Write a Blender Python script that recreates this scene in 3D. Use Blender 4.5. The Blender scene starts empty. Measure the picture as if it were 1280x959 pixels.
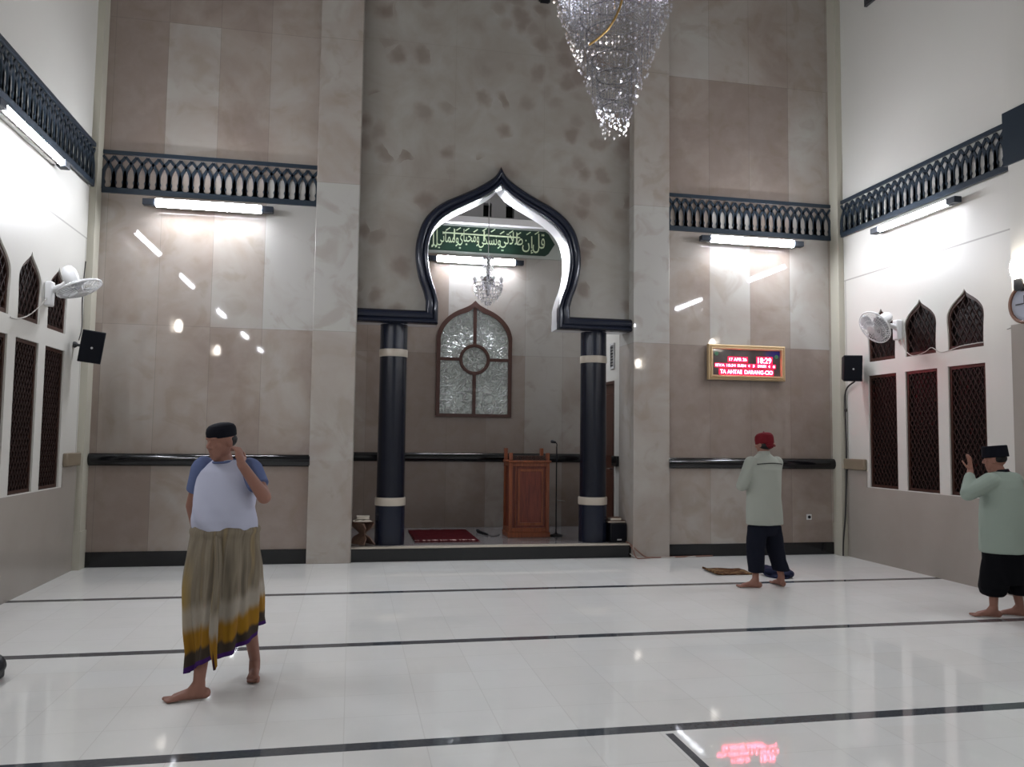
import bpy, bmesh, math, random
import numpy as np
from mathutils import Vector, Matrix
from mathutils.geometry import tessellate_polygon
random.seed(7)
PI = math.pi
SC = bpy.context.scene
COL = SC.collection
V = Vector

# ------------------------------------------------------------------ materials
def lin(c):
    return tuple(((x/255)/12.92 if x/255 <= .04045 else ((x/255+.055)/1.055)**2.4) for x in c) + (1,)

def mat(name, rgb, rough=.5, spec=.5, metal=0, emit=None, estr=0, coat=0, trans=0, alpha=1):
    m = bpy.data.materials.new(name); m.use_nodes = True
    b = m.node_tree.nodes['Principled BSDF']
    b.inputs['Base Color'].default_value = lin(rgb)
    b.inputs['Roughness'].default_value = rough
    b.inputs['Specular IOR Level'].default_value = spec
    b.inputs['Metallic'].default_value = metal
    b.inputs['Coat Weight'].default_value = coat
    b.inputs['Transmission Weight'].default_value = trans
    if emit:
        b.inputs['Emission Color'].default_value = lin(emit); b.inputs['Emission Strength'].default_value = estr
    return m

class NT:
    """small helper around a node tree"""
    def __init__(s, m):
        s.t = m.node_tree; s.b = s.t.nodes['Principled BSDF']
        s.co = s.t.nodes.new('ShaderNodeTexCoord').outputs['Object']
    def n(s, kind, **kw):
        nd = s.t.nodes.new(kind)
        for k, v in kw.items(): setattr(nd, k, v)
        return nd
    def put(s, sock, v):
        if isinstance(v, bpy.types.NodeSocket): s.t.links.new(v, sock)
        elif v is not None: sock.default_value = v
    def m(s, op, a, b=None, c=None):
        nd = s.n('ShaderNodeMath', operation=op)
        s.put(nd.inputs[0], a); s.put(nd.inputs[1], b); s.put(nd.inputs[2], c)
        return nd.outputs[0]
    def sep(s, v=None):
        nd = s.n('ShaderNodeSeparateXYZ'); s.put(nd.inputs[0], v or s.co); return nd.outputs
    def comb(s, x, y, z):
        nd = s.n('ShaderNodeCombineXYZ')
        for i, v in enumerate((x, y, z)): s.put(nd.inputs[i], v)
        return nd.outputs[0]
    def noise(s, scale, detail=3, rough=.5, vec=None, dist=0, out='Fac'):
        nd = s.n('ShaderNodeTexNoise'); s.put(nd.inputs['Vector'], vec or s.co)
        nd.inputs['Scale'].default_value = scale; nd.inputs['Detail'].default_value = detail
        nd.inputs['Roughness'].default_value = rough; nd.inputs['Distortion'].default_value = dist
        return nd.outputs[out]
    def ramp(s, fac, stops):
        nd = s.n('ShaderNodeValToRGB'); s.put(nd.inputs[0], fac); cr = nd.color_ramp
        while len(cr.elements) < len(stops): cr.elements.new(.5)
        for e, (p, c) in zip(cr.elements, stops):
            e.position = p; e.color = lin(c) if len(c) == 3 else c
        return nd.outputs[0]
    def mix(s, f, a, b, blend='MIX'):
        nd = s.n('ShaderNodeMix', data_type='RGBA', blend_type=blend)
        s.put(nd.inputs[0], f); s.put(nd.inputs[6], lin(a) if isinstance(a, tuple) else a); s.put(nd.inputs[7], lin(b) if isinstance(b, tuple) else b)
        return nd.outputs[2]
    def smooth(s, x, a, b):
        nd = s.n('ShaderNodeMapRange', interpolation_type='SMOOTHSTEP')
        s.put(nd.inputs[0], x); nd.inputs[1].default_value = a; nd.inputs[2].default_value = b
        return nd.outputs[0]
    def white(s, vec):
        nd = s.n('ShaderNodeTexWhiteNoise', noise_dimensions='3D'); s.put(nd.inputs['Vector'], vec); return nd.outputs['Value']
    def base(s, c): s.put(s.b.inputs['Base Color'], c)
    def bump(s, h, strength=.3, dist=.01):
        nd = s.n('ShaderNodeBump'); s.put(nd.inputs['Height'], h)
        nd.inputs['Strength'].default_value = strength; nd.inputs['Distance'].default_value = dist
        s.put(s.b.inputs['Normal'], nd.outputs[0])

M = {}
M['plaster'] = mat('white_paint', (204, 202, 195), .45, .35)
M['cream'] = mat('cream_paint', (182, 178, 164), .5, .3)
M['navy'] = mat('dark_navy_paint', (34, 45, 56), .35, .4)
M['navy_stone'] = mat('polished_navy_stone', (24, 29, 44), .24, .4)
M['plaster_dimmed'] = mat('dimmed_upper_plaster', (150, 150, 152), .6, .3)  # plaster greyed: the weaker light on the upper alcove wall is in the colour
M['win_brown'] = mat('window_frame_wood', (80, 53, 46), .4, .4)
M['rug_fringe'] = mat('pink_fringe', (120, 84, 84), .9, .1)
M['black_col'] = mat('polished_navy_column', (17, 21, 33), .24, .4)
M['black_stone'] = mat('polished_black_stone', (14, 15, 18), .12, .5)
M['cream_stone'] = mat('cream_stone', (182, 172, 158), .3, .4)
M['soffit'] = mat('white_soffit', (215, 215, 218), .18, .5)
M['white_gloss'] = mat('white_gloss', (235, 235, 238), .25, .5)
M['plastic'] = mat('white_plastic', (212, 212, 212), .35, .5)
M['plastic_grey'] = mat('pale_grey_plastic', (185, 185, 185), .4, .4)
M['black_plastic'] = mat('black_plastic', (16, 18, 24), .5, .3)
M['grille_black'] = mat('speaker_cloth', (12, 14, 22), .8, .2)
M['gold'] = mat('gold_metal', (190, 155, 95), .3, .5, 1)
M['gold_frame'] = mat('pale_gold_frame', (188, 162, 124), .35, .5, .35)
M['brown_wood'] = mat('dark_brown_wood', (58, 34, 26), .4, .4)
M['lattice_wood'] = mat('lattice_wood', (40, 24, 20), .7, .2)
M['dark_glass'] = mat('night_glass', (22, 14, 13), .45, .3)
M['dark'] = mat('dark_void', (20, 20, 20), .8, .2)
M['grey_dark'] = mat('dark_grey', (60, 60, 62), .6, .3)
M['tube'] = mat('lit_tube', (255, 255, 255), .4, .5, 0, (242, 246, 255), 39)
M['bulb'] = mat('lit_bulb', (255, 255, 255), .4, .5, 0, (255, 246, 235), 8)
M['housing'] = mat('dark_lamp_holder', (38, 44, 54), .5, .3)
M['chrome'] = mat('chrome', (200, 200, 205), .15, .5, 1)
M['paper'] = mat('paper', (214, 205, 190), .7, .2)
M['book_cover'] = mat('book_cover', (92, 66, 52), .6, .3)
M['cable_black'] = mat('cable_black', (52, 50, 50), .5, .3)
M['cable_brown'] = mat('cable_brown', (128, 96, 84), .6, .3)
M['cable_white'] = mat('cable_white', (176, 172, 166), .5, .3)
M['skin'] = mat('skin', (138, 98, 84), .55, .3)
M['lip'] = mat('lip_skin', (112, 70, 64), .5, .3)
M['eye'] = mat('dark_eye', (28, 20, 18), .4, .4)
M['nail'] = mat('nail', (165, 125, 112), .4, .4)
M['hair'] = mat('black_hair', (18, 16, 16), .6, .3)
M['cap_black'] = mat('black_cap_cloth', (15, 16, 24), .9, .15)
M['cap_red'] = mat('red_cap_cloth', (98, 22, 30), .85, .15)
M['shirt_white'] = mat('white_shirt_cloth', (176, 178, 196), .9, .1)
M['sleeve_blue'] = mat('blue_grey_sleeve_cloth', (92, 103, 138), .9, .1)
M['shirt_sage'] = mat('sage_shirt_cloth', (142, 153, 143), .9, .1)
M['shirt_grey'] = mat('grey_green_shirt_cloth', (152, 155, 146), .9, .1)
M['trousers'] = mat('dark_blue_trouser_cloth', (22, 24, 34), .9, .1)
M['sarong_black'] = mat('black_sarong_cloth', (12, 12, 16), .9, .1)
M['piping'] = mat('dark_piping', (48, 46, 46), .8, .1)
M['bag_blue'] = mat('navy_blue_cloth', (22, 27, 52), .8, .2)
M['led'] = mat('red_led', (255, 60, 90), .5, .5, 0, (255, 92, 125), 7)
M['led_glow'] = mat('dim_red_led', (120, 10, 30), .5, .3, 0, (190, 14, 46), .9)
M['green'] = mat('banner_green', (16, 46, 34), .5, .4)
M['letter'] = mat('pale_green_letter', (196, 210, 176), .5, .4)
M['silver_border'] = mat('silver_border', (160, 165, 160), .35, .5)

# crystal: a thin clear shell that mirrors some light and lets the rest through
m = bpy.data.materials.new('crystal'); m.use_nodes = True; t = m.node_tree; t.nodes.remove(t.nodes['Principled BSDF'])
out = t.nodes['Material Output']; mx = t.nodes.new('ShaderNodeMixShader'); gl = t.nodes.new('ShaderNodeBsdfGlossy'); tr = t.nodes.new('ShaderNodeBsdfTransparent')
gl.inputs['Roughness'].default_value = .06; gl.inputs['Color'].default_value = (.95, .95, 1, 1); tr.inputs['Color'].default_value = (.9, .9, .92, 1)
mx.inputs[0].default_value = .42
t.links.new(tr.outputs[0], mx.inputs[1]); t.links.new(gl.outputs[0], mx.inputs[2]); t.links.new(mx.outputs[0], out.inputs[0])
M['crystal'] = m
for nm_, f_, cc_ in (('crystal_bright', .8, (1, 1, 1, 1)), ('crystal_fine', .38, (.55, .55, .58, 1))):
    m2 = m.copy(); m2.name = nm_; M[nm_] = m2
    for nd_ in m2.node_tree.nodes:
        if nd_.type == 'MIX_SHADER': nd_.inputs[0].default_value = f_
        if nd_.type == 'BSDF_GLOSSY': nd_.inputs['Color'].default_value = cc_; nd_.inputs['Roughness'].default_value = .12

def tile_material(name, xoff, pitch=.6, alcove=False, plain=False):
    """large upright polished stone tiles: grey ones and brown ones, cloudy"""
    m = mat(name, (128, 122, 116), .035, .5); k = NT(m); x, y, z = k.sep()
    u = k.m('ADD', x, y) if plain else x
    cu = k.m('DIVIDE', k.m('SUBTRACT', u, xoff), pitch)
    low = k.m('LESS_THAN', z, 1.24)
    zz = k.m('DIVIDE', k.m('SUBTRACT', z, .97), 1.86)
    if pitch > 2: zz = k.m('ADD', zz, 0)
    row = k.m('SUBTRACT', k.m('FLOOR', k.m('MAXIMUM', zz, 0.01)), k.m('MULTIPLY', low, 3))
    rnd = k.white(k.comb(k.m('FLOOR', cu), row, 3.3 + xoff))
    mid = k.m('LESS_THAN', k.m('ABSOLUTE', k.m('SUBTRACT', row, 1)), .5)
    cloud = k.noise(1.1, 4, .55, dist=.6); fine = k.noise(5, 4, .6)
    blot = k.smooth(k.noise(2.6, 3, .5, dist=1.2), .5, .68)
    f = k.m('ADD', k.m('MULTIPLY', rnd, .6 if pitch < 2 else .12), k.m('MULTIPLY', cloud, .95))
    f = k.m('ADD', f, k.m('SUBTRACT', .1, k.m('MULTIPLY', mid, .26)))
    c = k.ramp(f, [(.38, (172, 169, 164)), (.6, (164, 157, 150)), (.82, (153, 141, 132)), (1.0, (138, 124, 115))])
    c = k.mix(k.m('MULTIPLY', blot, .3), c, (128, 112, 96))
    c = k.mix(k.m('MULTIPLY', k.smooth(fine, .35, .75), .12), c, (175, 172, 168))
    fu = k.m('FRACT', cu); fz = k.m('FRACT', zz)
    eu = k.m('MINIMUM', fu, k.m('SUBTRACT', 1, fu)); ez = k.m('MULTIPLY', k.m('MINIMUM', fz, k.m('SUBTRACT', 1, fz)), 3.1)
    ez = k.m('ADD', ez, low)
    line = k.m('LESS_THAN', k.m('MINIMUM', eu, ez), .0045)
    c = k.mix(k.m('MULTIPLY', line, .35), c, (84, 78, 72))
    k.base(c)
    return m
M['tile_left'] = tile_material('polished_tile_left', -.5)
M['tile_right'] = tile_material('polished_tile_right', 4.15)
M['tile_pillar'] = tile_material('polished_tile_pillar', .03, 3)
M['tile_alcove'] = tile_material('polished_tile_alcove', .2, .61)
M['tile_alcove'].node_tree.nodes['Principled BSDF'].inputs['Roughness'].default_value = .3
for kk in ('tile_alcove',): pass

def arch_marble():
    m = mat('mottled_marble', (130, 124, 118), .22, .4); k = NT(m); x, y, z = k.sep()
    warp = k.noise(2.3, 3, .6, out='Color')
    mv = k.n('ShaderNodeVectorMath', operation='MULTIPLY_ADD'); k.put(mv.inputs[0], warp); mv.inputs[1].default_value = (.34, 0, .34); k.put(mv.inputs[2], k.co)
    vo = k.n('ShaderNodeTexVoronoi', feature='SMOOTH_F1'); k.put(vo.inputs['Vector'], mv.outputs[0]); vo.inputs['Scale'].default_value = 3.7
    vo.inputs['Smoothness'].default_value = .25
    cellc = k.n('ShaderNodeTexVoronoi', feature='F1'); k.put(cellc.inputs['Vector'], mv.outputs[0]); cellc.inputs['Scale'].default_value = 3.7
    sepc = k.n('ShaderNodeSeparateColor'); k.put(sepc.inputs[0], cellc.outputs['Color'])
    big = k.noise(.75, 3, .5, dist=.5)
    thr = k.m('GREATER_THAN', k.m('ADD', sepc.outputs[0], k.m('MULTIPLY', big, 1.9)), k.m('SUBTRACT', 1.34, k.m('MULTIPLY', k.smooth(z, 4.9, 6.2), .3)))
    blob = k.m('MULTIPLY', k.m('SUBTRACT', 1, k.smooth(vo.outputs['Distance'], .18, .6)), thr)
    c = k.ramp(k.noise(1.5, 4, .6, dist=.5), [(.3, (158, 154, 147)), (.7, (140, 132, 124))])
    c = k.mix(k.m('MULTIPLY', k.m('MULTIPLY', blob, sepc.outputs[1]), .8), c, (118, 103, 95))
    fx = k.m('FRACT', k.m('DIVIDE', k.m('SUBTRACT', x, .03), 1.203)); fz = k.m('FRACT', k.m('DIVIDE', k.m('SUBTRACT', z, 4.9), 1.8))
    line = k.m('LESS_THAN', k.m('MINIMUM', k.m('MULTIPLY', k.m('MINIMUM', fx, k.m('SUBTRACT', 1, fx)), .7), k.m('MINIMUM', fz, k.m('SUBTRACT', 1, fz))), .0015)
    c = k.mix(k.m('MULTIPLY', line, .25), c, (110, 104, 98))
    k.base(c); return m
M['arch_marble'] = arch_marble()

def floor_material():
    m = mat('white_floor_tile', (200, 200, 198), .05, .42); k = NT(m); x, y, z = k.sep()
    # rows: dark strip 0.1 wide every 1.99 m, five tile courses between
    ry = k.m('FRACT', k.m('DIVIDE', k.m('SUBTRACT', y, 4.115), 1.99))
    strip = k.m('LESS_THAN', ry, .0503)
    cy = k.m('MULTIPLY', k.m('DIVIDE', k.m('SUBTRACT', ry, .0503), .9497), 5)
    cx = k.m('DIVIDE', x, .41)
    fy = k.m('FRACT', cy); fx = k.m('FRACT', cx)
    e = k.m('MINIMUM', k.m('MINIMUM', fx, k.m('SUBTRACT', 1, fx)), k.m('MINIMUM', fy, k.m('SUBTRACT', 1, fy)))
    grout = k.m('SUBTRACT', 1, k.smooth(e, .004, .009))
    rnd = k.white(k.comb(k.m('FLOOR', cx), k.m('FLOOR', cy), k.m('FLOOR', k.m('DIVIDE', y, 1.99))))
    c = k.mix(rnd, (222, 221, 217), (225, 225, 222))
    c = k.mix(k.m('MULTIPLY', k.smooth(k.noise(3, 5, .6), .4, .7), .10), c, (192, 197, 190))
    c = k.mix(k.m('MULTIPLY', grout, .22), c, (158, 154, 146))
    # the short dark strip running away from the third row
    s2 = k.m('MULTIPLY', k.m('LESS_THAN', k.m('ABSOLUTE', k.m('SUBTRACT', x, 1.685)), .022), k.m('LESS_THAN', y, 4.08))
    dk = k.m('MAXIMUM', strip, s2)
    c = k.mix(dk, c, k.mix(k.noise(40, 2), (62, 66, 72), (84, 88, 92)))
    k.base(c)
    k.put(k.b.inputs['Roughness'], k.m('ADD', .022, k.m('MULTIPLY', k.noise(7, 3), .03)))
    return m
M['floor'] = floor_material()

def side_wall_material(name, yend):
    m = mat(name, (208, 205, 198), .4, .35); k = NT(m); x, y, z = k.sep()
    a = k.m('MULTIPLY', k.m('LESS_THAN', k.m('ABSOLUTE', k.m('SUBTRACT', z, 3.78)), .009), k.m('GREATER_THAN', y, 6.9))
    b = k.m('MULTIPLY', k.m('LESS_THAN', k.m('ABSOLUTE', k.m('SUBTRACT', y, 9.84)), .009), k.m('LESS_THAN', z, 3.78))
    c = k.mix(k.noise(1.3, 3), (200, 198, 191), (205, 203, 197))
    c = k.mix(k.m('MULTIPLY', k.m('MAXIMUM', a, b), .6), c, (120, 116, 110))
    k.base(c); return m
M['side_wall'] = side_wall_material('white_side_wall', 10)

def simple_noise(name, c1, c2, scale, rough=.4, spec=.4, bump=0):
    m = mat(name, c1, rough, spec); k = NT(m); f = k.noise(scale, 4, .6)
    k.base(k.mix(f, c1, c2))
    if bump: k.bump(f, bump, .005)
    return m
M['wainscot'] = simple_noise('grey_brown_tile', (164, 157, 149), (151, 143, 136), 2.2, .2, .4)
M['stage'] = simple_noise('grey_stage_stone', (132, 130, 132), (116, 112, 114), 5, .12, .5)
M['tan_trim'] = simple_noise('tan_trim', (140, 127, 108), (120, 108, 92), 6, .4)
M['ceiling'] = simple_noise('ceiling_paint', (140, 136, 130), (132, 128, 122), 1.5, .6)
M['door_wood'] = simple_noise('door_wood', (74, 40, 26), (52, 28, 20), 3, .35)

def wood(name, c1, c2, axis='Z', rough=.35):
    m = mat(name, c1, rough, .4); k = NT(m); mp = k.n('ShaderNodeMapping'); k.put(mp.inputs[0], k.co)
    mp.inputs['Scale'].default_value = (14, 14, 1.2) if axis == 'Z' else (1.2, 14, 14)
    f = k.noise(1.6, 4, .6, vec=mp.outputs[0], dist=1.1)
    k.base(k.mix(k.smooth(f, .3, .7), c1, c2)); k.bump(f, .15, .002); return m
M['pulpit_frame'] = wood('pulpit_frame_wood', (132, 72, 42), (104, 52, 30))
M['pulpit_panel'] = wood('pulpit_panel_wood', (112, 52, 38), (84, 38, 30))
M['carved'] = wood('carved_dark_wood', (70, 38, 26), (44, 24, 18))
M['stand_wood'] = wood('stand_wood', (128, 100, 84), (104, 80, 68))

def rug_material():
    m = mat('red_rug_cloth', (110, 22, 28), .95, .1); k = NT(m); x, y, z = k.sep()
    c = k.mix(k.noise(9, 3), (76, 13, 21), (58, 9, 16))
    ex = k.m('SUBTRACT', .425, k.m('ABSOLUTE', x)); ey = k.m('SUBTRACT', .65, k.m('ABSOLUTE', y))
    e = k.m('MINIMUM', ex, ey)
    bd = k.m('MULTIPLY', k.m('GREATER_THAN', e, .05), k.m('LESS_THAN', e, .09))
    c = k.mix(k.m('MULTIPLY', bd, .6), c, (60, 12, 20))
    near = k.m('MULTIPLY', k.m('LESS_THAN', y, -.5), k.m('GREATER_THAN', y, -.6))
    pat = k.smooth(k.noise(16, 2, vec=k.comb(x, 0, 0)), .42, .6)
    c = k.mix(k.m('MULTIPLY', near, pat), c, (190, 165, 160))
    k.base(c); k.bump(k.noise(220, 2), .3, .003); return m
M['rug'] = rug_material()

def mat_rug():
    m = mat('brown_mat_cloth', (84, 58, 38), .9, .1); k = NT(m)
    f = k.noise(9, 4, .6, dist=1); c = k.ramp(f, [(.35, (58, 38, 28)), (.5, (84, 58, 38)), (.62, (128, 104, 74)), (.75, (66, 42, 32))])
    k.base(c); return m
M['mat'] = mat_rug()

def relief_glass():
    m = mat('frosted_relief_glass', (196, 202, 198), .22, .6, .2); k = NT(m)
    n1 = k.noise(5, 2, .5, dist=2.8); n2 = k.noise(14, 2, .5, dist=1.0)
    sw = k.smooth(k.m('ABSOLUTE', k.m('SUBTRACT', n1, .5)), .0, .06)
    c = k.mix(sw, (222, 228, 226), (186, 194, 190)); k.base(c)
    k.bump(k.m('ADD', k.m('MULTIPLY', sw, .6), k.m('MULTIPLY', n2, .5)), .9, .03); return m
M['relief_glass'] = relief_glass()

M['relief_light'] = mat('silvery_relief', (225, 228, 230), .22, .6, .5)
def sarong_material():
    m = mat('batik_sarong_cloth', (120, 105, 70), .85, .1); k = NT(m)
    uv = k.n('ShaderNodeUVMap'); u, v, _ = k.sep(uv.outputs[0])
    st = k.noise(1, 2, .5, vec=k.comb(k.m('MULTIPLY', u, 26), k.m('MULTIPLY', v, 1.2), 0))
    wob = k.m('ADD', v, k.m('MULTIPLY', k.m('SUBTRACT', st, .5), .16))
    body = k.ramp(st, [(.3, (102, 94, 82)), (.45, (128, 118, 102)), (.55, (108, 99, 86)), (.68, (136, 120, 92)), (.8, (94, 80, 66))])
    # an orange brown stripe and an ochre side
    s1 = k.m('LESS_THAN', k.m('ABSOLUTE', k.m('SUBTRACT', u, .335)), .012)
    body = k.mix(k.m('MULTIPLY', s1, .7), body, (138, 84, 44))
    s2 = k.smooth(k.m('ABSOLUTE', k.m('SUBTRACT', u, .045)), .06, .0)
    body = k.mix(k.m('MULTIPLY', k.m('MULTIPLY', s2, k.smooth(v, .15, .5)), .7), body, (150, 120, 40))
    pale = k.m('MULTIPLY', k.smooth(wob, .52, .62), k.smooth(wob, .80, .70))
    c = k.mix(k.m('MULTIPLY', pale, .75), body, (158, 150, 138))
    c = k.mix(k.smooth(wob, .68, .77), c, k.ramp(st, [(.35, (150, 112, 34)), (.6, (128, 92, 34)), (.75, (96, 62, 34))]))
    wedge = k.m('MULTIPLY', k.m('LESS_THAN', k.m('ABSOLUTE', k.m('SUBTRACT', u, .235)), k.m('MULTIPLY', k.m('SUBTRACT', v, .80), .16)), k.m('GREATER_THAN', v, .80))
    c = k.mix(wedge, c, (48, 26, 40))
    blk = k.m('MULTIPLY', k.smooth(wob, .86, .9), k.m('MAXIMUM', k.m('LESS_THAN', u, .14), k.m('GREATER_THAN', u, .47)))
    c = k.mix(blk, c, (62, 54, 46))
    c = k.mix(k.m('GREATER_THAN', v, .965), c, (62, 34, 92))
    k.base(c); k.bump(k.noise(60, 2), .2, .002); return m
M['sarong'] = sarong_material()

# ------------------------------------------------------------------ mesh builder
def rotm(axis_z, up=(0, 0, 1)):
    z = V(axis_z).normalized(); up = V(up)
    if abs(z.dot(up.normalized())) > .99: up = V((1, 0, 0))
    x = up.cross(z).normalized(); y = z.cross(x)
    return Matrix((x, y, z)).transposed()

class MB:
    def __init__(s): s.v = []; s.f = []; s.mi = []; s.uv = None
    def add(s, vs, fs, mi=0):
        n = len(s.v); s.v += [tuple(v) for v in vs]; s.f += [tuple(i+n for i in f) for f in fs]; s.mi += [mi]*len(fs); return s
    def box(s, x0, x1, y0, y1, z0, z1, mi=0, mtx=None):
        vs = [V((x, y, z)) for x in (x0, x1) for y in (y0, y1) for z in (z0, z1)]
        if mtx is not None: vs = [mtx @ v for v in vs]
        return s.add(vs, [(0, 1, 3, 2), (4, 6, 7, 5), (0, 4, 5, 1), (2, 3, 7, 6), (0, 2, 6, 4), (1, 5, 7, 3)], mi)
    def tube(s, pts, r, n=8, mi=0, caps=True):
        pts = [V(p) for p in pts]; k = len(pts); rs = r if isinstance(r, (list, tuple)) else [r]*k
        vs = []; fs = []; prev = None
        for i, p in enumerate(pts):
            d = (pts[min(i+1, k-1)]-pts[max(i-1, 0)]).normalized()
            if prev is None:
                a = V((0, 0, 1)) if abs(d.z) < .9 else V((1, 0, 0)); x = a.cross(d).normalized()
            else: x = (prev-d*prev.dot(d)).normalized()
            prev = x; y = d.cross(x)
            vs += [p+(x*math.cos(2*PI*j/n)+y*math.sin(2*PI*j/n))*rs[i] for j in range(n)]
        for i in range(k-1):
            fs += [(i*n+j, i*n+(j+1) % n, (i+1)*n+(j+1) % n, (i+1)*n+j) for j in range(n)]
        if caps: fs += [tuple(range(n))[::-1], tuple((k-1)*n+j for j in range(n))]
        return s.add(vs, fs, mi)
    def lathe(s, prof, c=(0, 0, 0), axis=(0, 0, 1), n=32, mi=0, caps=True):
        R = rotm(axis); c = V(c); vs = []; fs = []; k = len(prof)
        for r, h in prof: vs += [c+R @ V((r*math.cos(2*PI*j/n), r*math.sin(2*PI*j/n), h)) for j in range(n)]
        for i in range(k-1): fs += [(i*n+j, i*n+(j+1) % n, (i+1)*n+(j+1) % n, (i+1)*n+j) for j in range(n)]
        if caps: fs += [tuple(range(n))[::-1], tuple((k-1)*n+j for j in range(n))]
        return s.add(vs, fs, mi)
    def ell(s, c, r, R=None, n=16, m=10, mi=0):
        c = V(c); r = V(r) if not isinstance(r, (int, float)) else V((r, r, r)); vs = []; fs = []
        R = R or Matrix.Identity(3)
        vs.append(c+R @ V((0, 0, -r.z)))
        for i in range(1, m):
            a = -PI/2+PI*i/m
            vs += [c+R @ V((r.x*math.cos(a)*math.cos(2*PI*j/n), r.y*math.cos(a)*math.sin(2*PI*j/n), r.z*math.sin(a))) for j in range(n)]
        vs.append(c+R @ V((0, 0, r.z)))
        fs += [(0, 1+(j+1) % n, 1+j) for j in range(n)]
        for i in range(m-2): fs += [(1+i*n+j, 1+i*n+(j+1) % n, 1+(i+1)*n+(j+1) % n, 1+(i+1)*n+j) for j in range(n)]
        b = 1+(m-2)*n; fs += [(b+j, b+(j+1) % n, len(vs)-1) for j in range(n)]
        return s.add(vs, fs, mi)
    def cap(s, p, q, ra, rb, n=14, mi=0):
        """tapered limb with round ends"""
        p, q = V(p), V(q); d = (q-p); L = d.length; prof = []
        for i in range(6): a = -PI/2+PI/2*i/5; prof.append((max(1e-4, ra*math.cos(a)), ra*math.sin(a)))
        for i in range(6): a = PI/2*i/5; prof.append((max(1e-4, rb*math.cos(a)), L+rb*math.sin(a)))
        return s.lathe(prof, p, d if L > 1e-6 else (0, 0, 1), n, mi)
    def loft(s, rings, n=32, mi=0):
        """rings: (centre, rx, ry, forward angle) ellipses, closed ends"""
        vs = []; fs = []; k = len(rings)
        for (c, rx, ry, a) in rings:
            ca, sa = math.cos(a), math.sin(a)
            for j in range(n):
                t = 2*PI*j/n; x = rx*math.cos(t); y = ry*math.sin(t)
                vs.append(V(c)+V((x*ca-y*sa, x*sa+y*ca, 0)))
        for i in range(k-1): fs += [(i*n+j, i*n+(j+1) % n, (i+1)*n+(j+1) % n, (i+1)*n+j) for j in range(n)]
        fs += [tuple(range(n))[::-1], tuple((k-1)*n+j for j in range(n))]
        return s.add(vs, fs, mi)
    def plate(s, loops, fn, d0, d1, mi=0, side_mi=None):
        tris = tessellate_polygon([[V((u, v, 0)) for u, v in L] for L in loops])
        flat = [p for L in loops for p in L]; n = len(flat)
        vs = [fn(u, v, d0) for u, v in flat]+[fn(u, v, d1) for u, v in flat]
        s.add(vs, [t for t in tris]+[tuple(i+n for i in t[::-1]) for t in tris], mi)
        base = len(s.v)-2*n; o = 0; fs = []
        for L in loops:
            k = len(L); fs += [(base+o+i, base+o+(i+1) % k, base+n+o+(i+1) % k, base+n+o+i) for i in range(k)]; o += k
        s.f += fs; s.mi += [mi if side_mi is None else side_mi]*len(fs); return s
    def mesh(s, name, mats, off=V((0, 0, 0)), smooth=35, recalc=True):
        me = bpy.data.meshes.new(name); me.from_pydata([V(v)-off for v in s.v], [], s.f)
        for m_ in (mats if isinstance(mats, (list, tuple)) else [mats]): me.materials.append(m_)
        me.polygons.foreach_set('material_index', s.mi)
        if recalc:
            b = bmesh.new(); b.from_mesh(me); bmesh.ops.recalc_face_normals(b, faces=b.faces); b.to_mesh(me); b.free()
        if smooth:
            me.polygons.foreach_set('use_smooth', [True]*len(me.polygons)); me.set_sharp_from_angle(angle=math.radians(smooth))
        me.update(); return me
ORG = {}
def setp(o, label=None, cat=None, group=None, kind=None):
    for k_, v_ in (('label', label), ('category', cat), ('group', group), ('kind', kind)):
        if v_: o[k_] = v_
    return o
def build(name, mb, mats, parent=None, smooth=35, loc=None, bevel=0, kind=None, label=None):
    off = ORG[parent.name] if parent is not None else (V(loc) if loc is not None else V((0, 0, 0)))
    me = mb.mesh(name, mats, off, smooth)
    o = bpy.data.objects.new(name, me); COL.objects.link(o)
    if parent is not None: o.parent = parent
    else: o.location = off
    ORG[o.name] = off
    if bevel:
        b = o.modifiers.new('bevel', 'BEVEL'); b.width = bevel; b.segments = 2; b.limit_method = 'ANGLE'
    if kind: o['kind'] = kind
    if label: o['label'] = label
    return o
def thing(name, loc, label, cat, group=None):
    o = bpy.data.objects.new(name, None); COL.objects.link(o); o.location = loc; o.empty_display_size = .1
    ORG[o.name] = V(loc); return setp(o, label, cat, group)
def struct(name, mb, mats, smooth=35, bevel=0): return build(name, mb, mats, None, smooth, None, bevel, 'structure')
def catmull(P, k=6, closed=False):
    out = []; n = len(P)
    for i in range(n-1):
        p0 = P[max(i-1, 0)]; p1 = P[i]; p2 = P[i+1]; p3 = P[min(i+2, n-1)]
        for j in range(k):
            t = j/k
            out.append(tuple(.5*((2*b)+(-a+c)*t+(2*a-5*b+4*c-d)*t*t+(-a+3*b-3*c+d)*t**3) for a, b, c, d in zip(p0, p1, p2, p3)))
    out.append(tuple(P[-1])); return out
def sym(profile, cx, z_first=True):
    """half profile [(half width, z)] bottom to apex -> closed symmetric loop"""
    return [(cx+w, z) for w, z in profile]+[(cx-w, z) for w, z in reversed(profile[:-1] if profile[-1][0] < 1e-6 else profile)]

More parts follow.
